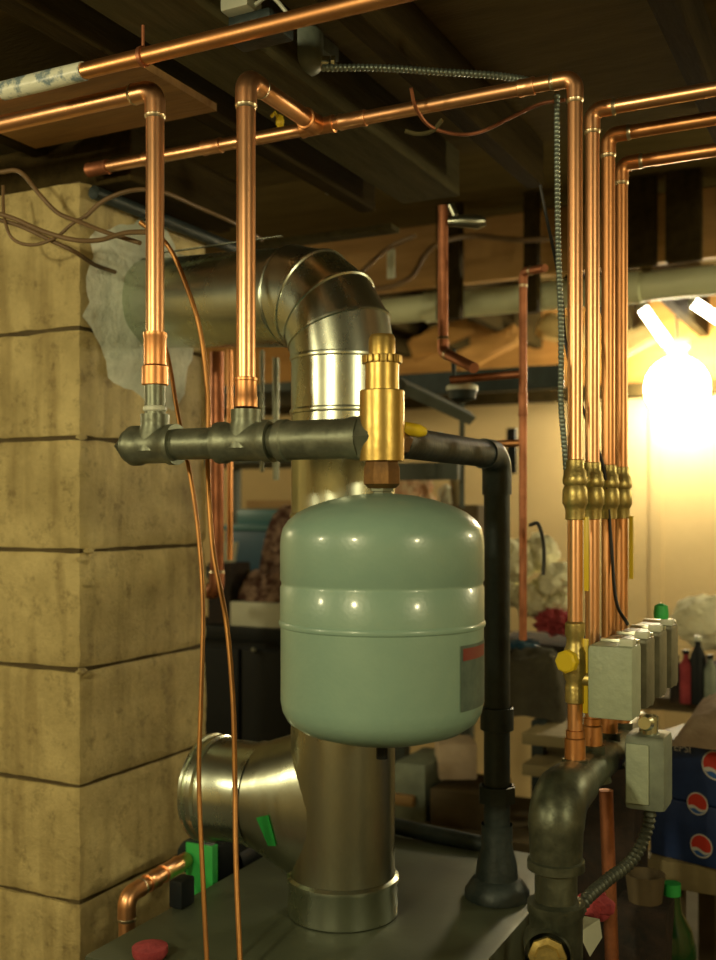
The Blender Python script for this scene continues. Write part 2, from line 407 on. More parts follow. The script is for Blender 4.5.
# cement collar round the vent hole
bm = B(); cy, cz = 1.705, .415; ring = []
NS, NR = 48, 9
for j in range(NS):
    a = 2*PI*j/NS; ro = .185+.05*noise.noise(Vector((math.cos(a)*1.6, math.sin(a)*1.6, 3)))+.03*noise.noise(Vector((math.cos(a)*6, math.sin(a)*6, 8)))
    col = []
    for i in range(NR+1):
        f = i/NR; r = .08+(ro-.08)*f
        y = cy+math.cos(a)*r; z = cz+math.sin(a)*r; y = max(VC+.004, min(VC+.405, y)); z = min(.612, z)
        h = .014*(1-f)**.7 + .008*noise.noise(Vector((y*30, z*30, 1)))*(1-f*.5) - (.004 if i == NR else 0) + .002
        col.append(bm.verts.new((UC+max(h, -.002), y, z)))
    ring.append(col)
for j in range(NS):
    for i in range(NR):
        bm.faces.new((ring[j][i], ring[(j+1)%NS][i], ring[(j+1)%NS][i+1], ring[j][i+1]))
put('cement_collar', bm, 'cement', rt, label='rough grey-white cement packed around the vent hole')
# beam on the chimney
bm = B(); box(bm, (-2.6, 1.56, .622), (-1.27, 1.93, .72), .004); struct('trim_5', bm, 'wood_dark')
bm = B(); box(bm, (-1.44,1.285,.685), (-1.027,1.49,.698)); solo('plywood_panel', bm, 'plywood', 'orange plywood piece nailed under the joists above the chimney', 'plywood panel', smooth=False)
bm = B(); box(bm, (-.99,.8,.70), (-.85,2.18,.86), .004); solo('wooden_beam', bm, 'beam_grey', 'short grey-brown beam ending above the dull vertical copper pipe', 'beam', smooth=False)

# ------------------------------------------------------------------ vent pipe
VR = .0895
vx, vy = -.84, 1.60
chim = V3(UC-.02, 1.705, .421); corner_z = .372
corner = V3(vx, vy, corner_z)
rt = root('vent_pipe', (vx,vy,-.2), 'shiny galvanised vent duct bending from upright into the chimney', 'duct')
hd = (chim-corner).normalized()
def seams(bm, a, b, r, at, w=.0035, h=.0022):
    t = (b-a).normalized()
    for s in at:
        p = a.lerp(b, s); tube(bm, [p-t*w*1.6, p-t*w, p, p+t*w, p+t*w*1.6], [r-.001, r+h, r+h*1.3, r+h, r-.001], 56, cap=False)
# gored elbow
Rb = .118; arc = fillet([corner-Vector((0,0,.3)), corner, corner+hd*.3], Rb, 4)[1:-1]
a0 = arc[0]; a1 = arc[-1]
bm = B(); lathe(bm, [(VR, 0), (VR, 1)], (0,0,0))
bm.free(); bm = B(); tube(bm, [V3(vx,vy,-.42), a0], VR, 56); seams(bm, V3(vx,vy,-.42), a0, VR, (.60,.86,.995))
put('upright_duct', bm, 'galv', rt)
gp = [a0] + [a0.lerp(a0, 0)] ; gp = arc
for i in range(len(arc)-1):
    a, b = arc[i], arc[i+1]; bm = B(); t = (b-a).normalized()
    # mitred gore: ring planes bisect the bend
    def tangent(k):
        if k == 0: return Vector((0,0,1))
        if k == len(arc)-1: return hd
        return ((arc[k]-arc[k-1]).normalized()+(arc[k+1]-arc[k]).normalized()).normalized()
    x, y = frame_of(t, hd.cross(Vector((0,0,1))))
    rings = []
    for (kk, base) in ((i, a), (i+1, b)):
        n = tangent(kk)
        for sgn, rr in ((0, VR+.0006),):
            rg = []
            for j in range(56):
                o = (x*math.cos(2*PI*j/56)+y*math.sin(2*PI*j/56))*rr
                s = -(o.dot(n))/(t.dot(n)); rg.append(bm.verts.new(base+o+t*s))
            rings.append(rg)
    for j in range(56): bm.faces.new((rings[0][j], rings[0][(j+1)%56], rings[1][(j+1)%56], rings[1][j]))
    if i:
        n = tangent(i); q0 = []
        for (dz, rr) in ((-.004,VR),(-.002,VR+.003),(.002,VR+.003),(.004,VR)):
            q = []
            for j in range(56):
                o = (x*math.cos(2*PI*j/56)+y*math.sin(2*PI*j/56))*rr; s = -(o.dot(n))/(t.dot(n)); q.append(bm.verts.new(a+o+t*s+n*dz))
            q0.append(q)
        for k in range(3):
            for j in range(56): bm.faces.new((q0[k][j], q0[k][(j+1)%56], q0[k+1][(j+1)%56], q0[k+1][j]))
    put('elbow_gore', bm, 'galv', rt)
bm = B(); tube(bm, [a1, chim], VR-.001, 56); seams(bm, a1, chim, VR-.001, (.02,.93))
box(bm, (a1.x-.30, a1.y-.02, a1.z+VR+.018), (a1.x-.02, a1.y-.012, a1.z+VR+.019))
put('sloping_duct', bm, 'galv', rt)

# ------------------------------------------------------------------ tee on the boiler
ZB = -.695
rt = root('vent_tee', (vx,vy,ZB), 'galvanised duct tee with a capped side branch standing on the boiler', 'duct tee')
TR = .091
bm = B(); lathe(bm, [(TR+.004,0),(TR+.0045,.004),(TR+.003,.05),(TR+.006,.056),(TR+.006,.062),(TR,.066)], (vx,vy,ZB+.002), seg=56); put('base_collar', bm, 'galv', rt)
bm = B(); lathe(bm, [(TR-.001,.06),(TR-.001,.40)], (vx,vy,ZB), seg=56); put('upright_duct', bm, 'galv_old', rt)
bz = -.512; bx = V3(-1,0,0)
bm = B()
sad = []
for k in range(13):         # flared saddle between branch and body
    f = k/12; cxx = vx-.02-.150*f; hz = .155-(.155-.0905)*f; hy = TR-.002+(.0905-TR+.002)*f
    sad.append([bm.verts.new((cxx, vy+math.cos(2*PI*j/40)*hy*(1 if f>.3 else .985), bz-.012*(1-f)+math.sin(2*PI*j/40)*hz)) for j in range(40)])
for k in range(12):
    for j in range(40): bm.faces.new((sad[k][j], sad[k][(j+1)%40], sad[k+1][(j+1)%40], sad[k+1][j]))
put('saddle', bm, 'galv_old', rt)
bm = B(); lathe(bm, [(.094,.158),(.0945,.168),(.0905,.172),(.0905,.243),(.094,.249),(.0905,.255),(.0905,.265)], (vx,vy,bz), bx, 48); put('branch', bm, 'galv', rt)
bm = B(); lathe(bm, [(.0925,.252),(.097,.256),(.097,.264),(.0925,.268),(.0925,.272),(.0975,.275),(.0975,.280),(.092,.283),(.080,.280),(.03,.279),(0,.279)], (vx,vy,bz), bx, 48); put('end_cap', bm, 'galv', rt)
# green sticker following the saddle
bm = B()
for (pa, pb) in (((256,818),(268,815)),((262,832),(272,830)),((268,846),(276,846))):
    for q in (pa, pb):
        o = P(q[0], q[1], 1.0); dd = o.normalized() if False else o
        # intersect the ray with the saddle ellipsoid-like cylinder near its front
        best = None
        for t in range(1600, 2000):
            pt = o*(t/1000.0); f = (vx-.02-pt.x)/.150
            if -.5 <= f <= 1:
                f = max(0, f); hz = .155-.0645*f; hy = TR
                if ((pt.y-vy)/hy)**2+((pt.z-(bz-.012*(1-f)))/hz)**2 <= 1: best = pt; break
        best = best or o*1.8
        bm.verts.new(best - o.normalized()*.0025)
bm.verts.ensure_lookup_table()
for k in (0, 2): bm.faces.new((bm.verts[k], bm.verts[k+1], bm.verts[k+3], bm.verts[k+2]))
bmesh.ops.solidify(bm, geom=bm.faces[:], thickness=-.001)
put('sticker', bm, 'green', rt, label='small bright green sticker')

# ------------------------------------------------------------------ boiler
bm = B(); box(bm, (-1.12,1.26,-1.46), (-.55,2.05,ZB), .008)
rt = root('boiler', (-.84,1.65,-1.5), 'dark grey sheet-metal boiler top under the vent tee', 'boiler')
put('jacket', bm, 'boiler', rt)
bm = B(); box(bm, (-1.08,1.32,-1.5), (-.59,2.0,-1.45)); put('base', bm, 'iron_dark', rt)
bm = B(); tube(bm, [atV(380,823,2.02)+V3(0,0,0), atV(500,848,2.02)], .017, 14)
solo('drain_pipe', bm, 'iron_dark', 'dark round pipe lying along the far edge of the boiler top', 'pipe')

# ------------------------------------------------------------------ iron manifold
VM, ZM = 1.308, .101
def mu(px): return atV(px, 437, VM).x
u1, u2 = mu(155), mu(246); uL, uR = mu(118), mu(373)
rt = root('iron_manifold', (mu(240), VM, ZM), 'dark threaded iron manifold of tees and nipples joined to the brass separator', 'pipe manifold')
def L2(bm, segs):   # lathe along +x from absolute u positions: (u, r)
    lathe(bm, [(r, u) for u, r in segs], (0,VM,ZM), (1,0,0), 40)
def tee(uc, half, r=.0285):
    bm = B(); L2(bm, [(uc-half, .024),(uc-half, r+.003),(uc-half+.012, r+.003),(uc-half+.016, r),(uc+half-.016, r),(uc+half-.012, r+.003),(uc+half, r+.003),(uc+half, .024)])
    lathe(bm, [(.030,-.01),(.026,.018),(.022,.032),(.0225,.036),(.0225,.048),(.014,.048)], (uc,VM,ZM), (0,0,1), 32)
    t = put('tee', bm, 'iron', rt); return t
tee(u1, .042); tee(u2, .048)
bm = B(); L2(bm, [(u1+.03,.024),(u2-.03,.024)]); put('nipple', bm, 'iron', rt)
bm = B(); L2(bm, [(u2+.03,.024),(u2+.075,.024)]); put('nipple', bm, 'iron', rt)
uc0 = u2+.060
bm = B(); L2(bm, [(uc0,.024),(uc0,.031),(uc0+.012,.031),(uc0+.014,.0285),(uR-.042,.0285),(uR-.030,.031),(uR-.016,.031),(uR-.016,.02)]); put('coupling', bm, 'iron', rt)
bm = B(); lathe(bm, [(.030,uR-.018),(.0335,uR-.014),(.0335,uR+.006),(.029,uR+.010),(.0,uR+.010)], (0,VM,ZM), (1,0,0), 6); put('hex_bushing', bm, 'iron', rt)
bm = B(); L2(bm, [(u1-.052,.012),(u1-.052,.026),(u1-.04,.027),(u1-.038,.02)])
lathe(bm, [(.0,-.017),(.0145,-.017),(.0145,0)], (u1-.052,VM,ZM), (1,0,0), 4); put('plug', bm, 'iron', rt)
# copper risers with iron adapters
ZR = ZM+.048
for (nm, lab, u, top, mm) in (('copper_riser','thick copper riser on the manifold tee beside the chimney, elbowed near the ceiling',u1,.655,'copper_new'),
                         ('copper_riser','thick copper riser rising in front of the vent duct elbow',u2,.6414,'copper_new')):
    if u == u1: pts = [(u,VM,ZR+.055),(u,VM,top),(u-.95,VM,top)]
    else: pts = [(u,VM,ZR+.004),(u,VM,top),(u,1.528-.016,top)]
    r_ = run(nm, lab, 'pipe', pts, .0143, mm, R=.022)
    z0 = ZR + (.046 if u == u1 else .004)
    if u == u1:
        bm = B(); tube(bm, [V3(u,VM,ZR-.012), V3(u,VM,ZR+.022), V3(u,VM,ZR+.05)], .0165, 24); put('iron_nipple', bm, 'iron', r_)
        bm = B(); lathe(bm, [(.0165,.0),(.0185,.002),(.0185,.007),(.0165,.009)], (u,VM,ZR+.004)); put('sealant_ring', bm, 'white', r_)
    bm = B(); lathe(bm, ([(.014,0),(.0205,.002),(.0205,.03),(.0175,.033),(.0175,.075),(.0185,.077),(.0185,.083),(.0146,.084)] if u == u1 else [(.014,0),(.0175,.002),(.0175,.016),(.0165,.018),(.0165,.040),(.0175,.041),(.0175,.045),(.0146,.046)]), (u,VM,z0-.002), seg=28); put('adapter', bm, 'copper', r_)

# ------------------------------------------------------------------ expansion tank
tu, tv = -.6254, VM
prof = [(0,.023),(.016,.023),(.045,.020),(.075,.0135),(.10,.005),(.118,-.004),(.130,-.014),(.1375,-.025),(.1405,-.038),(.1412,-.05),(.1412,-.096),(.1395,-.0985),(.1395,-.1035),(.1412,-.106),
        (.1412,-.151),(.1425,-.1525),(.1432,-.1555),(.1425,-.1585),(.1405,-.160),(.1405,-.262),(.138,-.276),(.131,-.289),(.112,-.302),(.08,-.312),(.04,-.317),(0,-.318)]
rt = root('expansion_tank', (tu,tv,-.318), 'sage green enamelled expansion tank hanging below the brass separator', 'tank')
bm = B(); lathe(bm, prof, (tu,tv,0), seg=96); bmesh.ops.remove_doubles(bm, verts=bm.verts, dist=1e-5); put('shell', bm, 'tank', rt)
bm = B(); lathe(bm, [(.014,.018),(.014,.026),(.018,.026),(.018,.034),(.012,.034)], (tu,tv,0), seg=6); put('threaded_stub', bm, 'iron', rt)
bm = B(); lathe(bm, [(.006,-.33),(.006,-.30)], (tu,tv,0), seg=12); lathe(bm, [(.0,-.345),(.008,-.345),(.008,-.328),(0,-.328)], (tu,tv,0), seg=12); put('air_valve', bm, 'black_plastic', rt)
# label wrapped on the side (angles measured from the direction that faces the viewer)
toc = Vector((-tu,-tv,0)).normalized(); rgt = Vector((c_,s_,0))
def patch(a0, a1, z0, z1, r, m, nm, lab):
    bm = B(); q = []
    for k in range(13):
        a = math.radians(a0+(a1-a0)*k/12); dr = toc*math.cos(a)+(-toc.cross(V3(0,0,1)))*math.sin(a)
        if dr.dot(rgt) < 0: dr = toc*math.cos(a)+(toc.cross(V3(0,0,1)))*math.sin(a)
        q.append((bm.verts.new(V3(tu,tv,z0)+dr*r), bm.verts.new(V3(tu,tv,z1)+dr*r)))
    for k in range(12): bm.faces.new((q[k][0],q[k+1][0],q[k+1][1],q[k][1]))
    put(nm, bm, m, rt, label=lab)
patch(46, 84, -.262, -.176, .1412, 'tank_label', 'label', 'dark printed label on the tank side')
patch(48, 78, -.196, -.180, .1416, 'tank_label_red', 'label_band', 'red band of the printed label')

# ------------------------------------------------------------------ brass air separator
rt = root('air_separator', (tu,tv,.058), 'brass air separator standing on top of the green tank', 'valve')
bm = B(); lathe(bm, [(.0,.030),(.020,.030),(.0265,.036),(.0265,.058),(.024,.064),(.024,.080),(.0,.080)], (tu,tv,0), seg=8); put('lower_body', bm, 'brass_dark', rt)
bm = B(); lathe(bm, [(.0,.068),(.031,.068),(.031,.0685),(.031,.164),(.031,.1645),(.0305,.1655),(.0235,.1665),(.0235,.167),(.0235,.203),(.0,.203)], (tu,tv,0), seg=40); put('body', bm, 'brass', rt)
bm = B(); n = 18
for k in range(n):
    a = 2*PI*k/n; o = V3(tu+math.cos(a)*.0245, tv+math.sin(a)*.0245, .2085)
    box(bm, o-V3(.0035,.0035,.0055), o+V3(.0035,.0035,.0055), .001, a)
lathe(bm, [(.0,.203),(.0245,.203),(.0245,.214),(.0,.214)], (tu,tv,0), seg=36); put('knurled_ring', bm, 'brass', rt)
bm = B(); lathe(bm, [(.0185,.213),(.0185,.238),(.016,.243),(0,.243)], (tu,tv,0), seg=32); put('vent_cap', bm, 'brass', rt)
bm = B(); lathe(bm, [(.024,.0),(.024,.042)], (tu-.045,tv,.101), (1,0,0), 6); put('inlet_boss', bm, 'brass_dark', rt)
bm = B(); lathe(bm, [(.026,.02),(.026,.05),(.022,.052),(.022,.06)], (tu,tv,.101), (0,1,0), 8); put('outlet_boss', bm, 'brass_dark', rt)

# ------------------------------------------------------------------ black supply pipe
bvv = 1.787
pts = [V3(tu,tv+.05,.098), V3(tu,bvv,.098), V3(tu,bvv,ZB+.03)]
rt = run('supply_pipe', 'black iron pipe elbowed down onto the boiler behind the tank', 'pipe', pts, .0235, 'iron_dark', R=.04, solder=False)
bm = B(); lathe(bm, [(.028,.13),(.028,.09),(.036,.06),(.038,.035),(.046,.03),(.058,.012),(.058,.0),(0,.0)], (tu,bvv,ZB+.001), seg=24); put('foot_flange', bm, 'iron_dark', rt)
bm = B(); lathe(bm, [(.03,.17),(.034,.171),(.034,.20),(.03,.201)], (tu,bvv,ZB), seg=8); put('union', bm, 'iron_dark', rt); bm = B(); lathe(bm, [(.028,.30),(.030,.301),(.030,.34),(.028,.341)], (tu,bvv,ZB), seg=24); put('collar', bm, 'iron_dark', rt)
# yellow handle valve on the pipe
q = P(414, 432, 1.48)
rt = root('shutoff_valve', q, 'small brass shutoff with a yellow lever on the black pipe', 'valve')
bm = B(); tube(bm, [P(404,428,1.475), P(403,440,1.50)], .006, 12); put('stem', bm, 'brass', rt)
bm = B(); a = V3(tu,1.44,.148); b_ = P(427,432,1.60); tube(bm, [P(401,427,1.47), P(404,428,1.47), P(419,431,1.48), P(425,432,1.485)], [.006,.0095,.0095,.006], 12); put('lever', bm, 'yellow', rt, label='yellow vinyl-coated lever')
bm = B(); box(bm, P(435,420,1.75)-V3(.004,.004,.03), P(440,432,1.75)+V3(.004,.004,.0), .002)
solo('tag', bm, 'white', 'small white tag tied above the black pipe', 'tag')

# ------------------------------------------------------------------ overhead copper
ZO = .6414; VZ = 1.528; UZ = -.413
rz = .0111
zl = [(1.528,.6414),(1.63,.628),(1.735,.622),(1.83,.603)]
ztop = -.125
end = atV(90,170,VZ)
lab = ['long overhead copper line dropping at the nearest upright of four', 'second copper riser of the row of four, counted from nearest',
       'third copper riser of the row, its top line passing under the second', 'farthest copper riser of the row of four, lowest at its top elbow']
for i, (v, zt) in enumerate(zl):
    zb = -.372 if i < 2 else -.40
    far = V3(end.x, v, zt) if i == 0 else V3(UZ+.9, v, zt)
    pts = [V3(UZ,v,zb), V3(UZ,v,zt), far]
    r_ = run('copper_riser', lab[i], 'pipe', pts, rz, 'copper_new' if i < 2 else 'copper', R=.018, group='row of heating zone risers',
             couplings=([(1,.08,.026),(1,.40,.05),(1,.70,.04),(1,.84,.04)] if i == 0 else [(1,.28,.03)] if i == 2 else [(1,.2,.03),(1,.4,.03)] if i == 3 else []))
    # brass shutoff collar
    bm = B(); lathe(bm, [(rz,.075),(.0135,.074),(.0135,.062),(.0165,.058),(.0175,.05),(.0185,.048),(.0185,.040),(.0160,.036),(.0185,.030),(.0190,.010),(.0165,.006),(.0145,.0),(.0145,-.014),(rz,-.015)], (UZ,v,.0), seg=14)
    tag(put('shutoff_valve', bm, 'brass_valve'), ['brass shutoff on the riser nearest the black pipe','brass shutoff on the second riser of the row','brass shutoff on the third riser of the row','brass shutoff on the farthest riser of the row'][i], 'valve', 'brass shutoffs on the zone risers')
    if i in (0, 3):
        bm = B(); o = V3(UZ+.016, v+.0, -.03); box(bm, o+V3(-.003,.0,-.09), o+V3(.004,.006,.02), .0015)
        solo('valve_lever', bm, 'yellow', ['long yellow valve lever hanging behind the nearest riser','yellow valve lever hanging by the farthest riser'][i//3], 'lever')
# end cap of the long line
bm = B(); sleeve(bm, V3(end.x-.004,VZ,ZO), V3(end.x+.045,VZ,ZO), .0128, .001)
solo('end_fitting', bm, 'copper_dark', 'copper end fitting closing the long overhead line at the chimney corner', 'pipe fitting')
# tee joining the branch
bm = B(); q = V3(u2, VZ, ZO); sleeve(bm, q-V3(.032,0,0), q+V3(.032,0,0), .0132, .0012); sleeve(bm, q-V3(0,.045,0), q-V3(0,.008,0), .0165, .0012)
solo('pipe_tee', bm, 'copper', 'copper tee where the short branch meets the overhead line', 'pipe fitting')
# topmost line
a = P(0,91,1.0); zt = .66
def atZ(px, py, z): return P(px, py, z*F_PX/(CY-py))
b0 = atZ(2,88,zt); b1 = V3(b0.x+1.7, b0.y, zt)
vy_ = 1.205; L0 = atV(6,90,vy_); 
rt = run('overhead_pipe', 'topmost copper line crossing under the joists, wrapped in pale tape at one end', 'pipe', [V3(L0.x,vy_,.655), V3(1.2,vy_,.655)], .0120, 'copper', couplings=[(0,.345,.03)])
uw = atV(84,70,vy_).x
bm = B(); tube(bm, [V3(L0.x-.01,vy_,.655), V3(L0.x-.006,vy_,.655), V3((L0.x+uw)/2,vy_,.655), V3(uw,vy_,.655)], [.009,.0142,.0146,.0138], 20); put('tape_wrap', bm, 'wrap', rt, label='pale plastic wrap with worn print')
bm = B(); tube(bm, [V3(atV(143,50,vy_).x,vy_,.67), V3(atV(143,50,vy_).x,vy_,.705)], .0025, 8); u_ = atV(143,50,vy_).x; tube(bm, [V3(u_-.003,vy_,.655),V3(u_+.003,vy_,.655)], .0145, 18); put('hanger', bm, 'copper_dark', rt)
# two further lines at the same height, dull
# dull verticals behind
a = P(443,206,2.2); b_ = P(443,352,2.2); e_ = P(474,368,2.05)
run('branch_pipe', 'dull copper drop below the end of the grey beam', 'pipe', [a, b_, e_], .0108, 'copper_dark', R=.018)
bm = B(); q = P(462,221,2.2); tube(bm, [q+V3(-.03,-.01,0), q, q+V3(.03,.016,-.002), q+V3(.045,.02,-.002)], [.009,.013,.015,.009], 14)
tube(bm, [P(450,205,2.2), P(455,216,2.2)], .008, 10); solo('drain_cock', bm, 'galv_old', 'stubby pale valve beside the top of the dull copper drop', 'valve')
a = P(523,272,2.25); b_ = P(523,640,2.25)
run('branch_pipe', 'dull thin copper upright just past the black iron pipe', 'pipe', [P(545,268,2.18), a, b_], .0085, 'copper_dark', R=.015, couplings=[(1,.36,.05)])
run('branch_pipe', 'upper of two short dull copper crosspieces ending at the thin upright', 'pipe', [P(450,380,2.3), P(521,374,2.27)], .0085, 'copper_dark')
run('branch_pipe', 'lower of two short dull copper crosspieces, just over the black elbow', 'pipe', [P(458,445,2.3), P(521,443,2.27)], .0075, 'copper')
run('return_pipe', 'dark reddish upright pipe behind the manifold near the chimney edge', 'pipe', [P(217,352,2.35), P(217,592,2.35), P(217,592,2.35)+V3(-.4,.2,0)], .0150, 'copper_dark')
run('return_pipe', 'thin bright copper upright close behind the dark reddish pipe', 'pipe', [P(230,350,2.45), P(230,560,2.45)], .0065, 'copper')
for px, py0, py1, g in ((276,383,420,0),(262,375,412,1)):
    run('return_pipe', ['small grey upright conduit seen over the manifold beside the vent','thin grey rod seen over the manifold next to the riser'][g], 'pipe', [P(px,py0-25,2.6), P(px,py1+60,2.6)], .008-.003*g, 'iron')

# ------------------------------------------------------------------ zone valves
zl2 = ['grey-green zone valve box nearest the drain valve, full face visible','grey-green zone valve box second in the receding row','grey-green zone valve box third in the receding row','grey-green zone valve box last in the receding row']
for i in range(4):
    v0 = 1.502 + .102*i
    rt = root('zone_valve', (-.36, v0+.03, -.30), zl2[i], 'zone valve', 'zone valve boxes on the risers')
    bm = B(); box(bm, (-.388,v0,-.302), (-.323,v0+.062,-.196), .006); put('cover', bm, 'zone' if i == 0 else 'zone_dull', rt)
    bm = B(); box(bm, (-.384,v0+.058,-.306), (-.327,v0+.070,-.192), .002); put('back_plate', bm, 'galv_old', rt)
    bm = B(); tube(bm, [V3(UZ+.0,v0+.03,-.25), V3(-.385,v0+.03,-.25)], .012, 12); put('valve_body', bm, 'brass_valve', rt)
    bm = B(); box(bm, (-.345,v0+.012,-.197), (-.325,v0+.034,-.186), .002); put('painted_glint', bm, 'white', rt)  # pale block stands in for the bright glint on each box top
bm = B(); lathe(bm, [(.0,0),(.012,0),(.013,.01),(.011,.022),(.004,.026),(0,.026)], V3(-.345,1.83,-.186), seg=16); solo('wire_nut', bm, 'green', 'green cap sitting on the far zone valve boxes', 'wire connector')
# drain valve on the nearest riser
rt = root('drain_valve', (UZ,VZ,-.29), 'yellow brass drain valve on the nearest riser beside the zone box', 'valve')
bm = B(); lathe(bm, [(rz,-.165),(.0145,-.168),(.0150,-.185),(.0125,-.19),(.0130,-.20),(.0170,-.21),(.0175,-.245),(.013,-.255),(.0145,-.262),(.0145,-.285),(rz,-.287)], (UZ,VZ,0), seg=24); put('body', bm, 'brass_valve', rt)
q = V3(UZ,VZ,-.222); tw = Vector((-.22,-.975,0)).normalized()
bm = B(); tube(bm, [q, q+tw*.026], .006, 12); put('stem', bm, 'brass_valve', rt)
bm = B(); lathe(bm, [(0,.016),(.014,.016),(.017,.019),(.017,.030),(.014,.033),(0,.033)], q, tw, 8); put('handwheel', bm, 'yellow', rt)
bm = B(); box(bm, (UZ+.012,VZ-.003,-.30), (UZ+.02,VZ+.003,-.19), .001); solo('valve_tag', bm, 'yellow', 'narrow yellow strip hanging between drain valve and zone box', 'tag')

# ------------------------------------------------------------------ return header
zh = -.405
rt = run('return_header', 'heavy iron header with a rounded elbow dropping beside the boiler', 'pipe', [V3(UZ,1.98,zh), V3(UZ,1.428,zh), V3(UZ,1.428,-1.2)], .0295, 'iron_header', R=.046, solder=False)
for o in [o for o in rt.children if o.name.startswith('elbow')]: bpy.data.objects.remove(o)
bm = B(); ep = fillet([V3(UZ,1.428+.10,zh),V3(UZ,1.428,zh),V3(UZ,1.428,zh-.088)], .05, 10); tube(bm, ep, [.036,.039]+[.0395]*(len(ep)-4)+[.038,.036], 32); put('elbow', bm, 'iron_header', rt)
bm = B(); lathe(bm, [(.036,-.487),(.040,-.489),(.040,-.501),(.036,-.503)], (UZ,1.428,0), seg=36); put('elbow_band', bm, 'iron_header', rt)
bm = B(); lathe(bm, [(.0295,-.545),(.040,-.548),(.040,-.56),(.037,-.565),(.037,-.70),(.030,-.705)], (UZ,1.428,0), seg=36)
td = Vector((UZ*-1,-1.428,0)).normalized(); q = V3(UZ-.012,1.428,-.605); lathe(bm, [(.034,0),(.031,.045),(.031,.05)], q, td, 30); put('lower_tee', bm, 'iron_header', rt)
bm = B(); lathe(bm, [(0,.062),(.016,.062),(.018,.056),(.026,.054),(.026,.048),(0,.048)], q, td, 8); put('brass_plug', bm, 'brass_valve', rt, label='brass plug facing out of the lower tee')
for i, (v, zt) in enumerate(zl):
    bm = B(); lathe(bm, [(.030,-.02),(.022,.012),(.018,.02),(.0195,.022),(.0195,.036),(.0125,.037)], (UZ,v,zh), seg=24); put('outlet', bm, 'iron_header', rt)
    bm = B(); lathe(bm, [(.0112,.034),(.0155,.036),(.0155,.066),(.0135,.068),(.0135,.078),(.0113,.079)], (UZ,v,zh), seg=20); put('adapter', bm, 'copper', rt)
run('return_pipe', 'dull red-brown upright pipe behind the iron header', 'pipe', [P(606,790,1.75), P(613,990,1.75)], .0115, 'copper_dark')
# relay box and conduit
q = P(650,768,1.68)
rt = root('junction_box', q-V3(0,0,.06), 'grey electrical box below the zone valves, feeding the ribbed conduit', 'electrical box')
bm = B(); box(bm, q+V3(-.034,-.035,-.062), q+V3(.030,.035,.058), .010); put('case', bm, 'grey_box', rt)
bm = B(); box(bm, q+V3(-.030,-.041,-.05), q+V3(.006,-.034,.045), .003); put('cover_plate', bm, 'zone', rt)
bm = B(); qq = q+V3(0,-.01,.058); tube(bm, [qq, qq+V3(0,0,.028)], .015, 16); tube(bm, [qq+V3(0,-.02,.02), qq+V3(0,-.034,.022)], [.013,.010], 14); put('connector', bm, 'galv', rt)
armoured('flexible_conduit', 'dark ribbed conduit curving down from the grey electrical box', [P(651,802,1.66), P(647,830,1.66), P(632,860,1.64), P(605,882,1.6), P(582,905,1.56), P(570,940,1.56), P(566,990,1.56)], .0095, 'flex_dark', .009)

# ------------------------------------------------------------------ copper elbow and pump at the boiler's side
z_ = -.683
pts = [V3(-1.2,1.463,-1.2), V3(-1.2,1.463,z_), V3(-1.2,1.64,z_+.012)]
run('boiler_feed_pipe', 'thick copper elbow rising by the chimney foot to the black pump', 'pipe', pts, .0143, 'copper_new', R=.022, couplings=[(1,.40,.03),(1,.72,.05)])
rt = root('circulator_pump', (-1.2,1.75,-.85), 'black circulator pump tucked between chimney and boiler', 'pump')
bm = B(); lathe(bm, [(.0,0),(.034,0),(.036,.006),(.036,.014),(.028,.018),(.028,.05),(.0,.05)], V3(-1.2,1.655,z_+.01), (0,1,0), 20); put('flange', bm, 'iron_dark', rt)
bm = B(); box(bm, (-1.235,1.70,-.82), (-1.165,1.84,-.655), .012); lathe(bm, [(.045,0),(.045,.07),(.038,.075),(0,.075)], V3(-1.2,1.77,-.72), (0,1,0), 24); put('motor_housing', bm, 'black_plastic', rt)
bm = B(); ya = atU(193,850,-1.155).y; box(bm, (-1.205,1.644,-.745), (-1.143,1.649,-.640), .001); box(bm, (-1.148,1.649,-.735), (-1.143,1.662,-.640), .001)
solo('green_tag', bm, 'green', 'bright green tape flag stuck on the black pump', 'tape')
bm = B(); box(bm, (-1.118,1.475,ZB+.001), (-1.09,1.515,ZB+.05), .005); solo('control_box', bm, 'black_plastic', 'small black box on the boiler edge under the green tape', 'box')

bm = B(); q = P(150,960,1.62); q.z = ZB+.012; lathe(bm, [(0,-.01),(.024,-.01),(.028,-.004),(.028,.006),(.0,.012)], q, seg=12); solo('gate_valve', bm, 'red_cloth', 'red valve wheel at the bottom beside the boiler corner', 'valve')
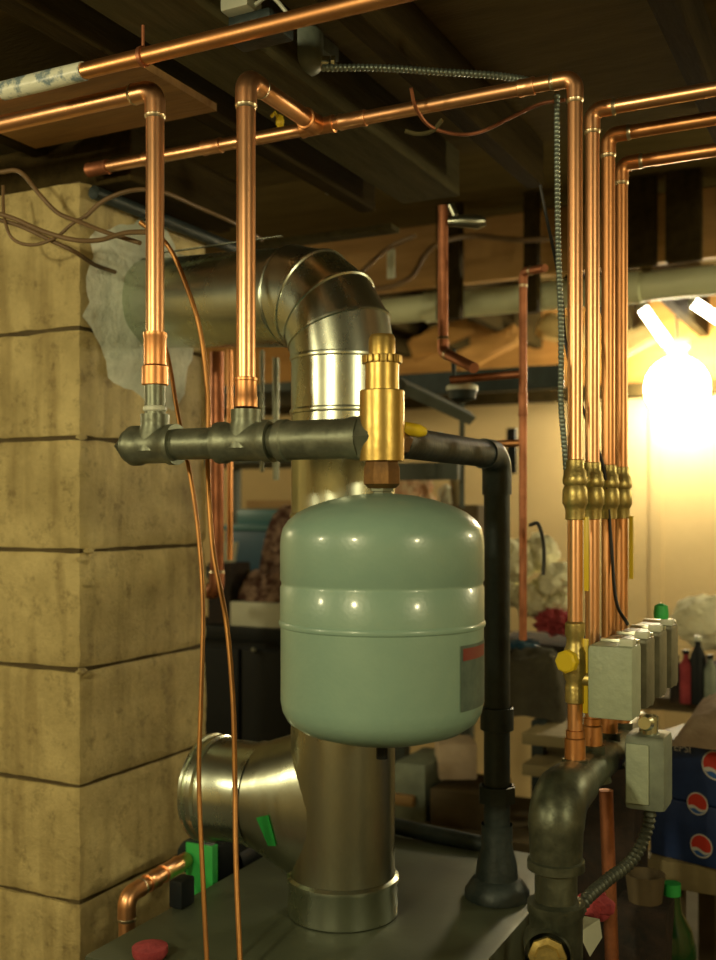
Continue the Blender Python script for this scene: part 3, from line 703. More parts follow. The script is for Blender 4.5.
# ------------------------------------------------------------------ thin soft tubes and cables
def PP(lst): return [P(*q) for q in lst]
cable('copper_tube', 'thin soft copper tube nearer the chimney, falling from the manifold', 'tube', PP([(160,330,1.72),(169,362,1.70),(178,415,1.68),(191,480,1.66),(199,540,1.64),(203,610,1.62),(201,700,1.60),(199,780,1.58),(203,880,1.55),(208,985,1.52)]), .0036, 'tubing')
cable('copper_tube', 'thin soft copper tube bowing past the black cabinet to the boiler front', 'tube', PP([(140,222,1.72),(168,246,1.72),(188,290,1.72),(201,335,1.72),(208,400,1.72),(208,470,1.72),(213,550,1.70),(226,620,1.68),(233,700,1.66),(235,780,1.64),(236,860,1.60),(241,985,1.54)]), .0042, 'tubing')
cbl = [('looping brown cable sagging from the beam over the top of the chimney', [(0,172,1.9),(20,172,1.88),(40,195,1.86),(58,213,1.86),(80,222,1.84),(105,232,1.8),(140,243,1.75)], .004),
       ('brown cable starting halfway up the chimney top block and arching to the riser', [(-4,213,1.86),(15,219,1.86),(45,232,1.84),(75,240,1.82),(100,240,1.78),(125,233,1.72),(150,232,1.66)], .0042),
       ('second brown cable running just below its twin toward the vent hole', [(-4,219,1.88),(20,226,1.88),(50,240,1.87),(75,252,1.87),(95,265,1.93),(115,272,2.0)], .004),
       ('dark thin cable hanging in a shallow loop on the chimney face', [(3,186,1.9),(4,215,1.88),(12,238,1.87),(32,245,1.87),(55,238,1.86),(72,224,1.85),(84,217,1.85)], .003),
       ('pale tan cable hooping over the vent and away behind the riser', [(84,218,1.86),(105,200,1.86),(135,190,1.86),(165,193,1.9),(200,208,2.0),(236,224,2.1),(262,240,2.3)], .004)]
for i, (lb, pts, r) in enumerate(cbl): cable('electrical_cable', lb, 'cable', PP(pts), r, 'cable_brown', 'loose cables by the chimney')
armoured('armoured_cable', 'grey armoured cable hanging straight down beside the nearest riser', PP([(557,95,1.66),(557,150,1.66),(558,240,1.66),(561,330,1.64),(561,400,1.62),(564,440,1.6),(567,478,1.585)]), .0046, 'flex')
armoured('armoured_cable', 'silvery armoured cable strung overhead from the round ceiling box', PP([(322,68,1.60),(380,68,1.62),(440,72,1.64),(500,76,1.66),(545,84,1.70)]), .0055, 'flex')
cable('black_cable', 'black wire slanting behind the armoured cable', 'cable', PP([(540,185,1.8),(547,220,1.8),(556,262,1.76),(562,300,1.72),(566,345,1.7),(580,400,1.7),(604,470,1.72),(611,540,1.72),(616,600,1.70),(628,625,1.68)]), .0028, 'black_wire')
cable('black_cable', 'black wire dangling in a curl from the thin dull copper upright', 'cable', PP([(530,525,2.2),(538,524,2.18),(543,540,2.18),(544,560,2.18),(543,575,2.18)]), .004, 'black_wire')
cable('electrical_cable', 'reddish cable sagging from the bright overhead line to its elbow', 'cable', PP([(411,88,1.60),(416,108,1.62),(430,126,1.66),(455,134,1.7),(480,132,1.72),(510,118,1.72),(540,104,1.7),(565,100,1.68)]), .0030, 'copper_dark')
cable('electrical_cable', 'tan cable clipped in waves along the brown header board', 'cable', PP([(372,290,3.0),(392,286,3.0),(412,276,3.0),(424,256,3.0),(440,243,3.05),(470,236,3.1),(520,240,3.1),(556,238,3.1)]), .008, 'cable_brown')
cable('electrical_cable', 'tan cable curving from the vent elbow up to the grey beam', 'cable', PP([(356,278,2.6),(372,262,2.6),(392,246,2.6),(415,236,2.5)]), .006, 'cable_brown')
bm = B(); tube(bm, spline(PP([(405,131,1.68),(418,134,1.68),(432,131,1.67),(442,120,1.67)]), 6), .0035, 8); solo('staple_clip', bm, 'beam_grey', 'pale bent clip holding the reddish cable', 'clip')
# ceiling boxes
q = P(303,62,1.72)
rt = root('ceiling_junction_box', q, 'round pale junction box under the joists feeding the armoured cable', 'electrical box')
bm = B(); lathe(bm, [(0,.05),(.030,.05),(.034,.045),(.034,-.002),(.03,-.012),(.018,-.02),(0,-.021)], q, (0,0,1), 20); put('box_body', bm, 'grey_box', rt)
bm = B(); tube(bm, [q+V3(.02,.01,0), q+V3(.04,.018,-.003)], .011, 12); tube(bm, [q+V3(.043,.02,-.003), q+V3(.048,.022,-.003)], .0125, 8); put('clamp', bm, 'galv', rt)
bm = B(); box(bm, q+V3(-.04,-.005,.03), q+V3(.02,.09,.055), .003); put('mounting_bracket', bm, 'grey_box', rt)
q = P(243,8,1.5)
rt = root('ceiling_fixture', q, 'small dark ceiling fitting with a white top above the topmost pipe', 'electrical box')
bm = B(); box(bm, q+V3(-.035,-.02,-.008), q+V3(.02,.02,.012), .004); put('white_cover', bm, 'white', rt)
bm = B(); box(bm, q+V3(-.045,.0,-.03), q+V3(.045,.07,-.006), .006); put('housing', bm, 'iron_dark', rt)
bm = B(); tube(bm, spline([q+V3(.02,0,0), q+V3(.04,.01,.012), q+V3(.06,.02,-.01), q+V3(.07,.03,-.03)],6), .003, 8); put('cord', bm, 'white', rt)
bm = B(); q = P(280,122,1.8); blob(bm, q, (.007,.007,.012), .3, 3, 3); tube(bm, [q, q+V3(-.01,.0,.018), q+V3(-.018,0,.012)], .003, 8); solo('wire_nut', bm, 'yellow', 'little yellow wire connector above the overhead line', 'wire connector')
bm = B(); q = P(328,191,2.4); blob(bm, q, .008, .1, 3, 3); solo('hook', bm, 'galv_old', 'tiny pale knob in the dark ceiling over the vent elbow', 'hook')

# dark ductwork/clutter above the vent, deep in the joist bay
bm = B(); box(bm, P(300,238,2.6)+V3(-.2,0,-.006), P(300,238,2.6)+V3(.25,.05,.006)); solo('batten', bm, 'beam_grey', 'pale thin batten in the dark above the vent elbow', 'batten', smooth=False)
bm = B(); a = atU(84,182,UC+.03); tube(bm, [V3(UC+.02,1.52,.595), V3(UC+.02,2.3,.595)], .013, 14); solo('dark_pipe', bm, 'iron_dark', 'dark pipe along the top of the chimney side above the vent', 'pipe')

# ------------------------------------------------------------------ far room: white pipe, hangers, lamps
va = 3.22; a = atV(384,304,va); b_ = atV(760,268,va); zc = .678
rt = root('drain_pipe', V3(a.x,va,zc), 'wide off-white plastic drain pipe below the brown header board', 'pipe')
bm = B(); tube(bm, [V3(a.x,va,zc), V3(1.6,va,zc)], .044, 28); put('pipe', bm, 'pvc', rt)
for px in (440, 625):
    u = atV(px,290,va).x; bm = B(); sleeve(bm, V3(u-.05,va,zc), V3(u+.05,va,zc), .049, .002, 28); put('coupling', bm, 'pvc', rt)
for i, (px, w_) in enumerate(((450,.04),(532,.022),(641,.045),(684,.05))):
    p = atV(px, 260, 3.12); bm = B(); box(bm, (p.x-w_, 3.10, .61 if i < 2 else .72), (p.x+w_, 3.14, .978), .003)
    solo('hanger_block', bm, 'wood_dark', ['dark wooden block hanging in front of the white drain pipe beside the dull copper drop','narrow dark block crossing the white drain pipe near the thin upright','dark block on the header past the four risers','dark block on the header closest to the frame edge, above the bulb'][i], 'wooden block', 'blocks hung from the header', smooth=False)
bm = B(); p = P(391,263,3.0); box(bm, p+V3(-.012,-.004,-.045), p+V3(.012,.004,.04), .003); solo('pipe_strap', bm, 'white', 'short whitish strap hanging by the vent elbow', 'strap')
bm = B(); p = P(470,384,3.9); box(bm, p+V3(-1.1,-.02,-.035), p+V3(.35,.02,.05), .004); solo('shelf_beam', bm, 'iron_dark', 'dark horizontal beam below the lit joist ends', 'beam', smooth=False)
batts = [((410,352),(470,322),4.30,'rim_orange','insulation batt in painted lamplight orange wedged in the bay beside the dull copper drop'),((455,365),(520,330),4.25,'rim_orange','insulation batt in painted lamplight orange in the bay before the thin upright'),  # bulb's orange light is put into the colour of these batts
         ((540,322),(592,340),4.20,'insul','bright yellow insulation batt beside the armoured cable'),((610,352),(650,330),4.2,'insul','yellow insulation batt between risers and globe lamp')]
for i, (p0, p1, d, m_, lb) in enumerate(batts):
    a, b_ = P(p0[0],p0[1],d), P(p1[0],p1[1],d); t = (b_-a); bm = B(); vs = box(bm, (-t.length/2,-.07,-.045), (t.length/2,.07,.045), .02)
    bmesh.ops.subdivide_edges(bm, edges=bm.edges[:], cuts=5, use_grid_fill=True)
    mt = Matrix.Translation((a+b_)/2) @ t.to_track_quat('X','Z').to_matrix().to_4x4()
    for v in bm.verts: v.co = mt @ (v.co + Vector((noise.noise(v.co*9), noise.noise(v.co*9+Vector((5,1,2))), noise.noise(v.co*9+Vector((9,4,7)))))*.025)
    solo('insulation_batt', bm, m_, lb, 'insulation', 'insulation batts between the far joists')
# bulb by the far wall, globe enlarged to fill the area of its glare
q = atV(677,388,4.30)
rt = root('light_bulb', q, 'bulb by the far cream wall, its globe enlarged to fill the glare', 'light bulb')
bm = B(); lathe(bm, [(.125*math.sin(PI*k/20), -.125*math.cos(PI*k/20)) for k in range(19)]+[(.035,.122),(0,.122)], q, seg=32); put('globe', bm, 'bulb', rt)
bm = B(); lathe(bm, [(.0,.12),(.036,.12),(.036,.15),(.05,.16),(.05,.19),(0,.19)], q, seg=20); tube(bm, [q+V3(0,0,.18), V3(q.x,q.y,.97)], .006, 8); put('socket', bm, 'white', rt)
for i, (p0, p1, p2) in enumerate((((643,309,3.9),(667,343,3.9),0),((694,303,3.9),(720,320,3.9),0))):  # emissive tubes drawn as two slanting bright streaks
    a, b_ = P(*p0), P(*p1); rt = root('glowing_tube', a, ['short glowing tube slanting down toward the glaring bulb','glowing tube end cut by the frame above the bulb'][i], 'light', 'glowing tubes by the bulb')
    t = (b_-a).normalized(); bm = B(); tube(bm, [a, b_], .019, 16); put('tube', bm, 'streak_glow', rt)
    bm = B(); tube(bm, [a-t*.02, a], .02, 14); put('end_cap', bm, 'white', rt)

# ------------------------------------------------------------------ things behind, chimney side
def rest(name, lab, cat, m, lo, hi, bev=.006, grp=None): 
    bm = B(); box(bm, lo, hi, bev); return solo(name, bm, m, lab, cat, grp)
# black cabinet
YB = 2.60
a = atV(196,622,YB); b_ = atV(292,622,YB)
rt = root('storage_cabinet', V3((a.x+b_.x)/2,YB+.2,-1.5), 'tall black plastic cabinet behind the chimney and green tank', 'cabinet')
zt = a.z-.01
bm = B(); box(bm, (a.x-.1,YB,-1.5), (b_.x+.12,YB+.40,zt), .012); put('body', bm, 'black_plastic', rt)
bm = B(); box(bm, (a.x-.11,YB-.012,zt-.04), (b_.x+.13,YB+.40,zt+.004), .008); put('top', bm, 'black_plastic', rt)
for (x0, x1) in ((a.x-.08, (a.x+b_.x)/2-.005), ((a.x+b_.x)/2+.005, b_.x+.1)):
    bm = B(); box(bm, (x0,YB-.016,-1.4), (x1,YB,zt-.06), .006); put('door', bm, 'black_plastic', rt)
bm = B(); q = atV(254,650,YB-.02); blob(bm, q, .008, 0, 1, 2); put('knob', bm, 'galv_old', rt)
zt += .005
q0 = atV(230,600,YB); q1 = atV(292,600,YB)
bm = B(); box(bm, (q0.x,YB+.0,zt), (q1.x+.02,YB+.22,zt+.072), .004); o = solo('white_tray', bm, 'white', 'flat white plastic box on top of the black cabinet', 'box')
zc2 = zt+.073
bm = B(); drape(bm, (q0.x+.01,YB+.02), (q1.x+.02,YB+.20,zc2+.09), zc2, .035, 26, 2); solo('blanket', bm, 'blanket', 'crumpled brown patterned blanket heaped on the white box', 'blanket')
# back shelf holding bin
a = P(225,572,3.55); b_ = P(310,572,3.55)
rt = root('storage_shelf', V3(a.x+.3,a.y+.2,-1.5), 'grey shelving frame behind the tank and vent', 'shelf')
zs_ = atV(225,572,a.y).z
bm = B(); box(bm, (a.x-.3,a.y+.05,zs_-.025), (a.x+.36,a.y+.5,zs_), .003); put('shelf_board', bm, 'metal_shelf', rt)
bm = B(); box(bm, (a.x-.3,a.y+.05,.16), (a.x+.36,a.y+.5,.19), .003); put('shelf_board', bm, 'metal_shelf', rt)
bm = B(); box(bm, (a.x-.3,a.y+.05,.40), (a.x+.36,a.y+.5,.43), .003); put('shelf_board', bm, 'metal_shelf', rt)
for (dx, dy) in ((-.3,.05),(.33,.05),(-.3,.47),(.33,.47)):
    bm = B(); box(bm, (a.x+dx,a.y+dy,-1.5), (a.x+dx+.035,a.y+dy+.035,.44)); put('post', bm, 'metal_shelf', rt)
ys = a.y
p0 = atV(231,500,ys+.12); p1 = atV(278,500,ys+.12)
rt = root('storage_bin', V3((p0.x+p1.x)/2,ys+.22,zs_), 'dark blue storage bin with a teal rim on the shelf', 'bin')
bm = B(); box(bm, (p0.x,ys+.08,zs_+.001), (p1.x+.12,ys+.36,zs_+.15), .012); put('tub', bm, 'navy', rt)
bm = B(); box(bm, (p0.x-.012,ys+.068,zs_+.14), (p1.x+.13,ys+.37,zs_+.16), .004); put('rim', bm, 'teal', rt)
bm = B(); box(bm, (p0.x+.02,ys+.12,zs_+.155), (p1.x+.08,ys+.32,zs_+.215), .015); put('lid', bm, 'teal', rt)
bm = B(); box(bm, (p0.x+.03,ys+.14,zs_+.217), (p0.x+.22,ys+.3,zs_+.245), .004, .4); solo('cardboard_flap', bm, 'cardboard', 'folded orange cardboard lying on the blue bin', 'cardboard')
bm = B(); pk = atV(263,540,ys).x; pk = atV(258,540,2.86).x; drape(bm, (pk,2.84), (pk+.22,2.98,atV(260,512,2.86).z), zt+.001, .05, 22, 5); solo('blanket', bm, 'blanket', 'knotted brown blanket draped against the blue bin beside the tank', 'blanket')
zcup = zt+.072; q = atV(225,552,YB+.06); bm = B(); lathe(bm, [(0,-.03),(.022,-.03),(.032,.03),(.029,.03),(.02,-.025),(0,-.025)], V3(q.x+.012,YB+.06,q.z), seg=20); solo('white_cup', bm, 'white', 'white cup on a dark stack beside the hanging tube', 'cup')
bm = B(); box(bm, (q.x-.03,YB+.01,zt), (q0.x-.004,YB+.12,q.z-.031), .005); solo('dark_stack', bm, 'dark_cloth', 'narrow dark block under the white cup', 'box')

# ------------------------------------------------------------------ things behind, middle
a = P(395,512,3.1); zt2 = -.10
rt = root('folding_table', V3(-.2,3.0,-1.5), 'long cluttered table behind the boiler and risers', 'table')
T0, T1, TV0, TV1 = -1.40, .85, 2.85, 3.55; zt2 = -.50
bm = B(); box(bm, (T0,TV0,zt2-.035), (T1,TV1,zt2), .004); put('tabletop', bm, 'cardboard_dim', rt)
for x in (T0+.05, T1-.09):
    for y in (TV0+.05, TV1-.09):
        bm = B(); box(bm, (x,y,-1.5), (x+.04,y+.04,zt2-.035)); put('leg', bm, 'metal_shelf', rt)
def onT(px, py, v): return atV(px, py, v)
# boxes stacked on the table, then cloth and plush on top
def stack(name, lab, cat, m, px0, px1, pytop, v, depth, zb, bev=.005, grp=None):
    p0 = atV(px0, pytop, v); p1 = atV(px1, pytop, v)
    bm = B(); box(bm, (p0.x, v, zb), (p1.x, v+depth, p0.z), bev); solo(name, bm, m, lab, cat, grp); return p0.z
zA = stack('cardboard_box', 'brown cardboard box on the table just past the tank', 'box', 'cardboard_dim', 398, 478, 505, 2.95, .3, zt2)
bm = B(); q = atV(413,492,3.02)
blob(bm, (q.x,3.02,zA+.035), (.062,.05,.055), .45, 2.5, 4, 3, flat=.035); blob(bm, (q.x-.01,3.02,zA+.075), (.022,.03,.035), .4, 2.5, 3, 4)
a0_ = V3(q.x+.01,3.0,zA+.10); tube(bm, spline([a0_, a0_+V3(.035,.0,-.03), a0_+V3(.055,0,-.075), a0_+V3(.07,0,-.11)],6), .010, 10)
solo('pink_cloth', bm, 'skin_cloth', 'bundled pink and cream cloth peeking over the tank', 'cloth')
q0 = atV(456,500,3.05); bm = B(); tube(bm, [V3(q0.x,3.06,zA), V3(q0.x-.01,3.06,zA+.10)], .016, 16); solo('cardboard_tube', bm, 'shelf_wood', 'pale upright tube standing behind the tank shoulder', 'tube')
bm = B(); q = atV(444,500,3.12); blob(bm, (q.x,3.14,zA+.032), (.025,.03,.035), .2, 2, 3, 9, flat=.03); solo('paper_ball', bm, 'white', 'crumpled white paper beside the pale upright tube', 'paper')
# grey rail pieces
bm = B(); a = P(400,385,2.6); b_ = P(470,418,2.9); tube(bm, [a, b_], .02, 4); solo('shelf_rail', bm, 'metal_shelf', 'slanting grey metal rail behind the brass separator', 'rail', smooth=False)
bm = B(); a = P(396,470,3.0); b_ = P(470,478,3.0); box(bm, V3(a.x,a.y,a.z-.03), V3(b_.x,a.y+.02,a.z+.02)); q = P(436,472,2.98); box(bm, q+V3(-.016,-.04,-.02), q+V3(.016,-.015,.024), .003)
solo('shelf_rail', bm, 'metal_shelf', 'level grey metal rail just below the black elbow', 'rail', smooth=False)
bm = B(); tube(bm, [P(462,400,3.0), P(462,508,3.0)], .008, 8); solo('shelf_post', bm, 'metal_shelf', 'thin grey post behind the black iron pipe', 'post')
rt = root('ceiling_lamp_base', P(462,389,2.35), 'round white disc fitting hanging below the dull copper crosspiece', 'light fitting')
q = P(462,389,2.35); bm = B(); lathe(bm, [(0,.012),(.028,.012),(.036,.006),(.036,-.004),(0,-.006)], q, seg=28); put('disc', bm, 'white', rt)
bm = B(); lathe(bm, [(.034,-.004),(.030,-.022),(.012,-.03),(0,-.03)], q, seg=24); tube(bm, [q+V3(-.02,0,.01), q+V3(-.02,0,.09)], .006, 8); put('housing', bm, 'iron_dark', rt)
bm = B(); a = P(512,455,3.9); box(bm, a+V3(-.018,-.01,-.07), a+V3(.018,.01,.10), .002); solo('wall_switch', bm, 'black_plastic', 'dark upright slab on the cream wall behind the thin copper', 'panel')

# plush pile
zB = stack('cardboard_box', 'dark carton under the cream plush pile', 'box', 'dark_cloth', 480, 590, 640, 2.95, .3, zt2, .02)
for i, (px, py, rx, rz_) in enumerate(((487,552,.045,.05),(517,560,.05,.06),(540,553,.05,.055),(557,580,.05,.05),(535,600,.055,.055),(510,590,.05,.05),(562,605,.035,.03))):
    q = atV(px,py,3.05+.03*(i%3)); bm = B(); blob(bm, q, (rx*1.1,.05,rz_*1.05), .28, 2.2, 4, i)
    solo('plush_toy', bm, 'fleece', ['small cream plush beside the black pipe, topmost near the tank','cream fleece lump between black pipe and thin copper','tall cream plush under the dangling black wire','cream plush lump touching the nearest riser','large cream plush lump low in the pile','cream plush hidden behind the thin copper upright','smallest cream plush scrap by the red cloth'][i], 'plush toy', 'cream plush pile')
bm = B(); q = atV(556,622,2.98); blob(bm, q, (.055,.04,.035), .5, 4, 4, 11); solo('red_cloth', bm, 'red_cloth', 'crumpled red cloth beside the nearest riser below the plush', 'cloth')
bm = B(); q = atV(522,645,2.94); blob(bm, q, (.05,.04,.018), .4, 4, 3, 12); solo('navy_cloth', bm, 'navy', 'folded navy cloth under the plush pile', 'cloth')
bm = B(); q0 = atV(520,652,2.75); q1 = atV(566,740,2.75)
drape(bm, (q0.x-.02,2.60), (q1.x+.02,2.84,q0.z), atV(534,730,2.55).z+.014, .05, 24, 8); solo('olive_bag', bm, 'grey_cloth', 'limp olive cloth bag slumped below the red cloth', 'bag')
# low shelf behind the boiler
a = atV(385,800,2.45); b_ = atV(575,800,2.45)
rt = root('low_shelf', V3((a.x+b_.x)/2, 2.6, -1.5), 'low shelf with pale plank edges behind the boiler and iron header', 'shelf')
for (py, m_) in ((730,'shelf_wood'),(760,'shelf_wood'),(815,'cardboard_dim')):
    q0 = atV(534 if py < 800 else 385,py,2.55); q1 = atV(590 if py < 800 else 560,py,2.55); bm = B(); box(bm, (q0.x,2.45,q0.z-.016), (q1.x,2.85,q0.z+.012), .003); put('shelf_board', bm, m_, rt)
for px in (537,588,388):
    q0 = atV(px,800,2.56); bm = B(); box(bm, (q0.x-.015,2.56,-1.5), (q0.x+.015,2.60,atV(534,722 if px > 400 else 805,2.55).z)); put('post', bm, 'iron_dark', rt)
zz = atV(385,812,2.55).z
for i, (p0x,p1x,py,m_,lb) in enumerate(((394,425,762,'grey_box','grey carton on the low shelf beside the vent tee'),(430,486,788,'cardboard_dim','flat brown carton on the low shelf under the tank'),)):
    q0 = atV(p0x,py,2.5); q1 = atV(p1x,py,2.5); bm = B(); box(bm, (q0.x,2.5,zz+.002), (q1.x,2.7,q0.z), .004); solo('carton', bm, m_, lb, 'box')
bm = B(); q = atV(402,800,2.46); box(bm, q+V3(-.03,0,-.016), q+V3(.03,.02,.012), .003); solo('yellow_pad', bm, 'cardboard', 'small mustard pad lying before the grey carton', 'pad')
bm = B(); q = atV(447,757,2.55); box(bm, q+V3(-.05,0,-.06), q+V3(.05,.12,.035), .006, .5); solo('red_book', bm, 'paper', 'tilted pinkish-brown box peeking from under the tank', 'box')

# ------------------------------------------------------------------ things behind, by the risers
q = P(700,852,2.15); zsh = q.z
rt = root('side_table', V3(q.x,q.y,-1.5), 'pale wooden side table carrying the soda cartons', 'table')
qa = P(660,852,2.12); 
bm = B(); box(bm, (qa.x-.03,qa.y-.02,zsh-.055), (qa.x+.75,qa.y+.55,zsh), .005); put('tabletop', bm, 'shelf_wood', rt)
for dx in (0,.69):
    for dy in (.03,.48): bm = B(); box(bm, (qa.x+dx,qa.y+dy,-1.5), (qa.x+dx+.04,qa.y+dy+.04,zsh-.055)); put('leg', bm, 'cardboard_dim', rt)
nrm = camxy(-.70,-.714,0); tdir = V3(0,0,1).cross(nrm).normalized()
if tdir.dot(rgt) < 0: tdir = -tdir
ang = math.atan2(tdir.y, tdir.x)
def disc(bm, c, n, t, r, th, a0=0, a1=2*PI, inner=None, N=28):
    up = V3(0,0,1); vs = [bm.verts.new(c+n*th+(t*math.cos(a0+(a1-a0)*k/N)+up*math.sin(a0+(a1-a0)*k/N))*r) for k in range(N+(0 if abs(a1-a0-2*PI) < 1e-6 else 1))]
    bm.faces.new(vs)
def emblem(c, r, parent):
    bm = B(); disc(bm, c, nrm, tdir, r*1.12, .0010); put('emblem_ring', bm, 'logo_white', parent)
    bm = B(); up = V3(0,0,1); N = 24
    top = [c+nrm*.0016+(tdir*math.cos(PI*k/N)+up*math.sin(PI*k/N))*r for k in range(N+1)]
    wave = [c+nrm*.0016+tdir*(-r+2*r*k/N)+up*(r*.16*math.sin(2*PI*k/N)-.34*r) for k in range(1, N)]
    bm.faces.new([bm.verts.new(p) for p in top]+[bm.verts.new(p) for p in wave]); put('emblem_top', bm, 'logo_red', parent)
    bm = B(); a_ = [c+nrm*.0016+(tdir*math.cos(PI+PI*k/N+0)+up*math.sin(PI+PI*k/N))*r*.98 for k in range(4, N-3)]
    w2 = [c+nrm*.0016+tdir*(r*.72-1.44*r*k/N)+up*(-r*.14*math.sin(2*PI*k/N)-.62*r) for k in range(1, N)]
    bm.faces.new([bm.verts.new(p) for p in a_]+[bm.verts.new(p) for p in w2]); put('emblem_bottom', bm, 'logo_blue', parent)
corner0 = P(650,850,2.14)
for k in range(2):
    zb = zsh+.001+.122*k; o = V3(corner0.x, corner0.y, zb) + tdir*(.0-.008*k)
    rt = root('soda_carton', o, ['lower of two dark blue soda cartons stacked on the side table','upper of two dark blue soda cartons, under the brown paper'][k], 'soda carton', 'soda cartons on the side table')
    bm = B(); cc = o + tdir*.2 - nrm*.13
    box(bm, cc+V3(-.2,-.13,0), cc+V3(.2,.13,.120), .004, ang); put('carton_body', bm, 'soda_blue', rt)
    cs = [(.112,.040,.021),(.24,.06,.02)] if k == 0 else [(.112,.000,.020),(.150,.082,.026)]
    for (t_, z2, r2) in cs: emblem(o+tdir*t_+V3(0,0,z2)+nrm*.0006, r2, rt)
    if k == 1:
        tc = bpy.data.curves.new('lettering', 'FONT'); tc.body = 'PEPSI'; tc.size = .022; tc.extrude = .0004; tc.align_x = 'LEFT'
        to = bpy.data.objects.new('lettering_source', tc); COL.objects.link(to); bpy.context.view_layer.update()
        me = bpy.data.meshes.new_from_object(to.evaluated_get(bpy.context.evaluated_depsgraph_get())); bpy.data.objects.remove(to)
        me.materials.clear(); me.materials.append(M['logo_white']); to = bpy.data.objects.new('lettering', me); COL.objects.link(to)
        to.parent = rt; pw = tdir*.05+V3(0,0,.098)+nrm*.002
        mx = Matrix((tdir, V3(0,0,1), nrm)).transposed().to_4x4(); to.matrix_local = Matrix.Translation(pw) @ mx
zc3 = zsh+.245; o = corner0+tdir*.16-nrm*.10
bm = B(); drape(bm, (o.x-.13,o.y-.14), (o.x+.22,o.y+.20,zc3+.07), zc3+.001, .03, 24, 4); solo('brown_paper', bm, 'paper', 'crumpled brown paper sheet spread over the soda cartons', 'paper')
# clutter behind the cartons
zt3 = zt2
bm = B(); q = atV(712,622,3.1); blob(bm, q, (.11,.09,.075), .2, 2.5, 4, 21); solo('pillow', bm, 'fleece', 'plump cream pillow behind the bottles at the frame edge', 'pillow')
zz = stack('carton', 'dark carton under the cream pillow', 'box', 'dark_cloth', 672, 735, 668, 3.0, .25, zt2, .02)
for i, (px, py, r, m_) in enumerate(((676,655,.016,'dark_cloth'),(686,650,.018,'red_cloth'),(698,636,.020,'black_plastic'),(710,655,.018,'grey_box'))):
    v = 2.80; q = atV(px, py, v); zb_ = zt2
    rt = root('bottle', V3(q.x,v,zb_), ['small dark bottle next to the last zone box','dull red bottle among the dark ones','tall black bottle in front of the pillow','grey-shouldered bottle by the frame edge'][i], 'bottle', 'bottles before the cream pillow')
    hgt = q.z-zb_; bm = B(); lathe(bm, [(0,0),(r,0),(r,hgt*.7),(r*.4,hgt*.85),(r*.4,hgt*.94),(0,hgt*.94)], V3(q.x,v,zb_), seg=18); put('bottle_body', bm, m_, rt)
    bm = B(); lathe(bm, [(r*.5,hgt*.93),(r*.5,hgt),(0,hgt)], V3(q.x,v,zb_), seg=14); put('cap', bm, 'white' if i == 2 else 'black_plastic', rt)
# table stretches under them: second table
rt = root('work_bench', V3(.3,2.9,-1.5), 'dark bench behind the soda cartons', 'table')
bm = B(); box(bm, (T1+.002,2.7,zt2-.035), (1.9,3.55,zt2), .004); put('benchtop', bm, 'cardboard_dim', rt)
for x in (1.0,1.8):
    for y in (2.75,3.45): bm = B(); box(bm, (x,y,-1.5), (x+.05,y+.05,zt2-.035)); put('leg', bm, 'cardboard_dim', rt)
bm = B(); q = P(664,690,2.3); q = atV(668,660,2.78); q.x = max(q.x, T1+.03); tube(bm, [q, V3(q.x,q.y,zt2+.001)], .014, 12); solo('candle', bm, 'shelf_wood', 'pale candle stub behind the last zone box', 'candle')

q0 = atV(572,752,2.0); q1 = atV(636,752,1.99)
bm = B(); box(bm, (q0.x,1.99,-1.5), (q1.x,2.12,q0.z), .02); solo('dark_filler', bm, 'dark_cloth', 'dark upright box added to darken the gap behind iron header and conduit', 'dark_filler')  # invented dark box, added to darken the bright gaps behind the header
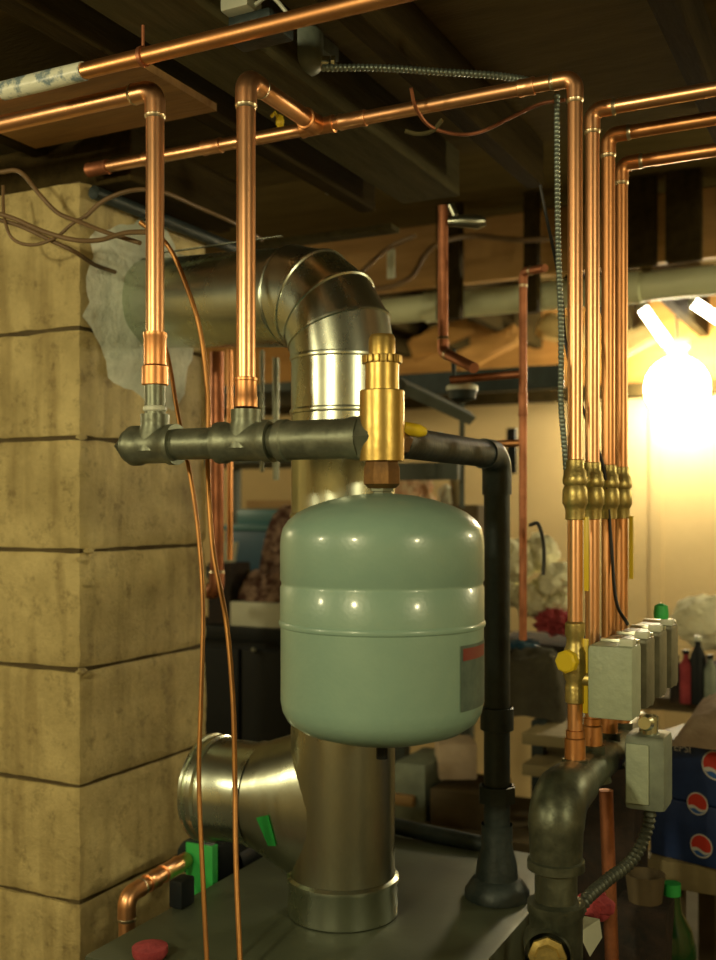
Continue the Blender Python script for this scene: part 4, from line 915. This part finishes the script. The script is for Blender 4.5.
# low right clutter
zl_ = P(660,960,1.95).z-.12
rt = root('stool', V3(P(640,950,1.95).x,P(640,950,1.95).y,-1.5), 'low dark stool beneath the green bottle', 'stool')
qs = P(640,950,1.95); bm = B(); box(bm, (qs.x-.10,qs.y-.16,zl_-.03), (qs.x+.28,qs.y+.03,zl_), .006); put('seat', bm, 'dark_cloth', rt)
for dx in (-.09,.22):
    for dy in (-.14,-.01): bm = B(); box(bm, (qs.x+dx,qs.y+dy,-1.5), (qs.x+dx+.035,qs.y+dy+.035,zl_-.03)); put('leg', bm, 'dark_cloth', rt)
q = P(672,900,1.95); rt = root('glass_bottle', V3(q.x,q.y,zl_), 'green glass bottle with a pale label and glint-coloured cap below the cartons', 'bottle')
hg = q.z+.03-zl_; bm = B(); lathe(bm, [(0,0),(.042,0),(.044,.01),(.044,hg*.55),(.036,hg*.68),(.018,hg*.8),(.014,hg*.95),(.014,hg),(0,hg)], V3(q.x,q.y,zl_+.001), seg=32); put('glass_body', bm, 'bottle', rt)
bm = B(); lathe(bm, [(.016,hg-.02),(.016,hg+.002),(0,hg+.002)], V3(q.x,q.y,zl_), seg=20); put('cap', bm, 'green', rt)  # bright green cap colour stands in for a glint on the glass
bm = B(); lathe(bm, [(.0446,hg*.2),(.0446,hg*.5)], V3(q.x,q.y,zl_), seg=20, a0=0, a1=PI); put('bottle_label', bm, 'shelf_wood', rt)
q = P(643,890,1.9); bm = B(); hh = .05; o = V3(q.x,q.y+.02,q.z-.026); lathe(bm, [(0,0),(.03,0),(.036,hh),(.033,hh),(.027,.01),(0,.01)], o, seg=28); solo('paper_cup', bm, 'cardboard_dim', 'short beige cup on a dark box beside the green bottle', 'cup')
bm = B(); box(bm, (o.x-.05,o.y-.05,zl_+.001), (o.x+.045,o.y+.05,o.z-.001), .005); solo('dark_box', bm, 'dark_cloth', 'upright dark box under the beige cup', 'box')
bm = B(); q = P(590,935,1.62); v_ = [q+V3(-.012,0,.028), q+V3(.014,.004,.026), q+V3(.018,.004,-.002), q+V3(.0,0,-.034), q+V3(-.018,0,.0)]
bm.faces.new([bm.verts.new(p) for p in v_]); bmesh.ops.solidify(bm, geom=bm.faces[:], thickness=.003); solo('paper_tag', bm, 'white', 'pointed white paper tag hanging by the lower iron tee', 'tag', smooth=False)
bm = B(); q = P(594,905,1.66); blob(bm, q, (.03,.02,.022), .4, 4, 3, 31); solo('red_rag', bm, 'red_cloth', 'dark red rag wedged above the white paper tag', 'rag')

# ------------------------------------------------------------------ lift everything from eye-level heights to the floor
for o in COL.objects:
    if o.parent is None and o is not co: o.location.z += H
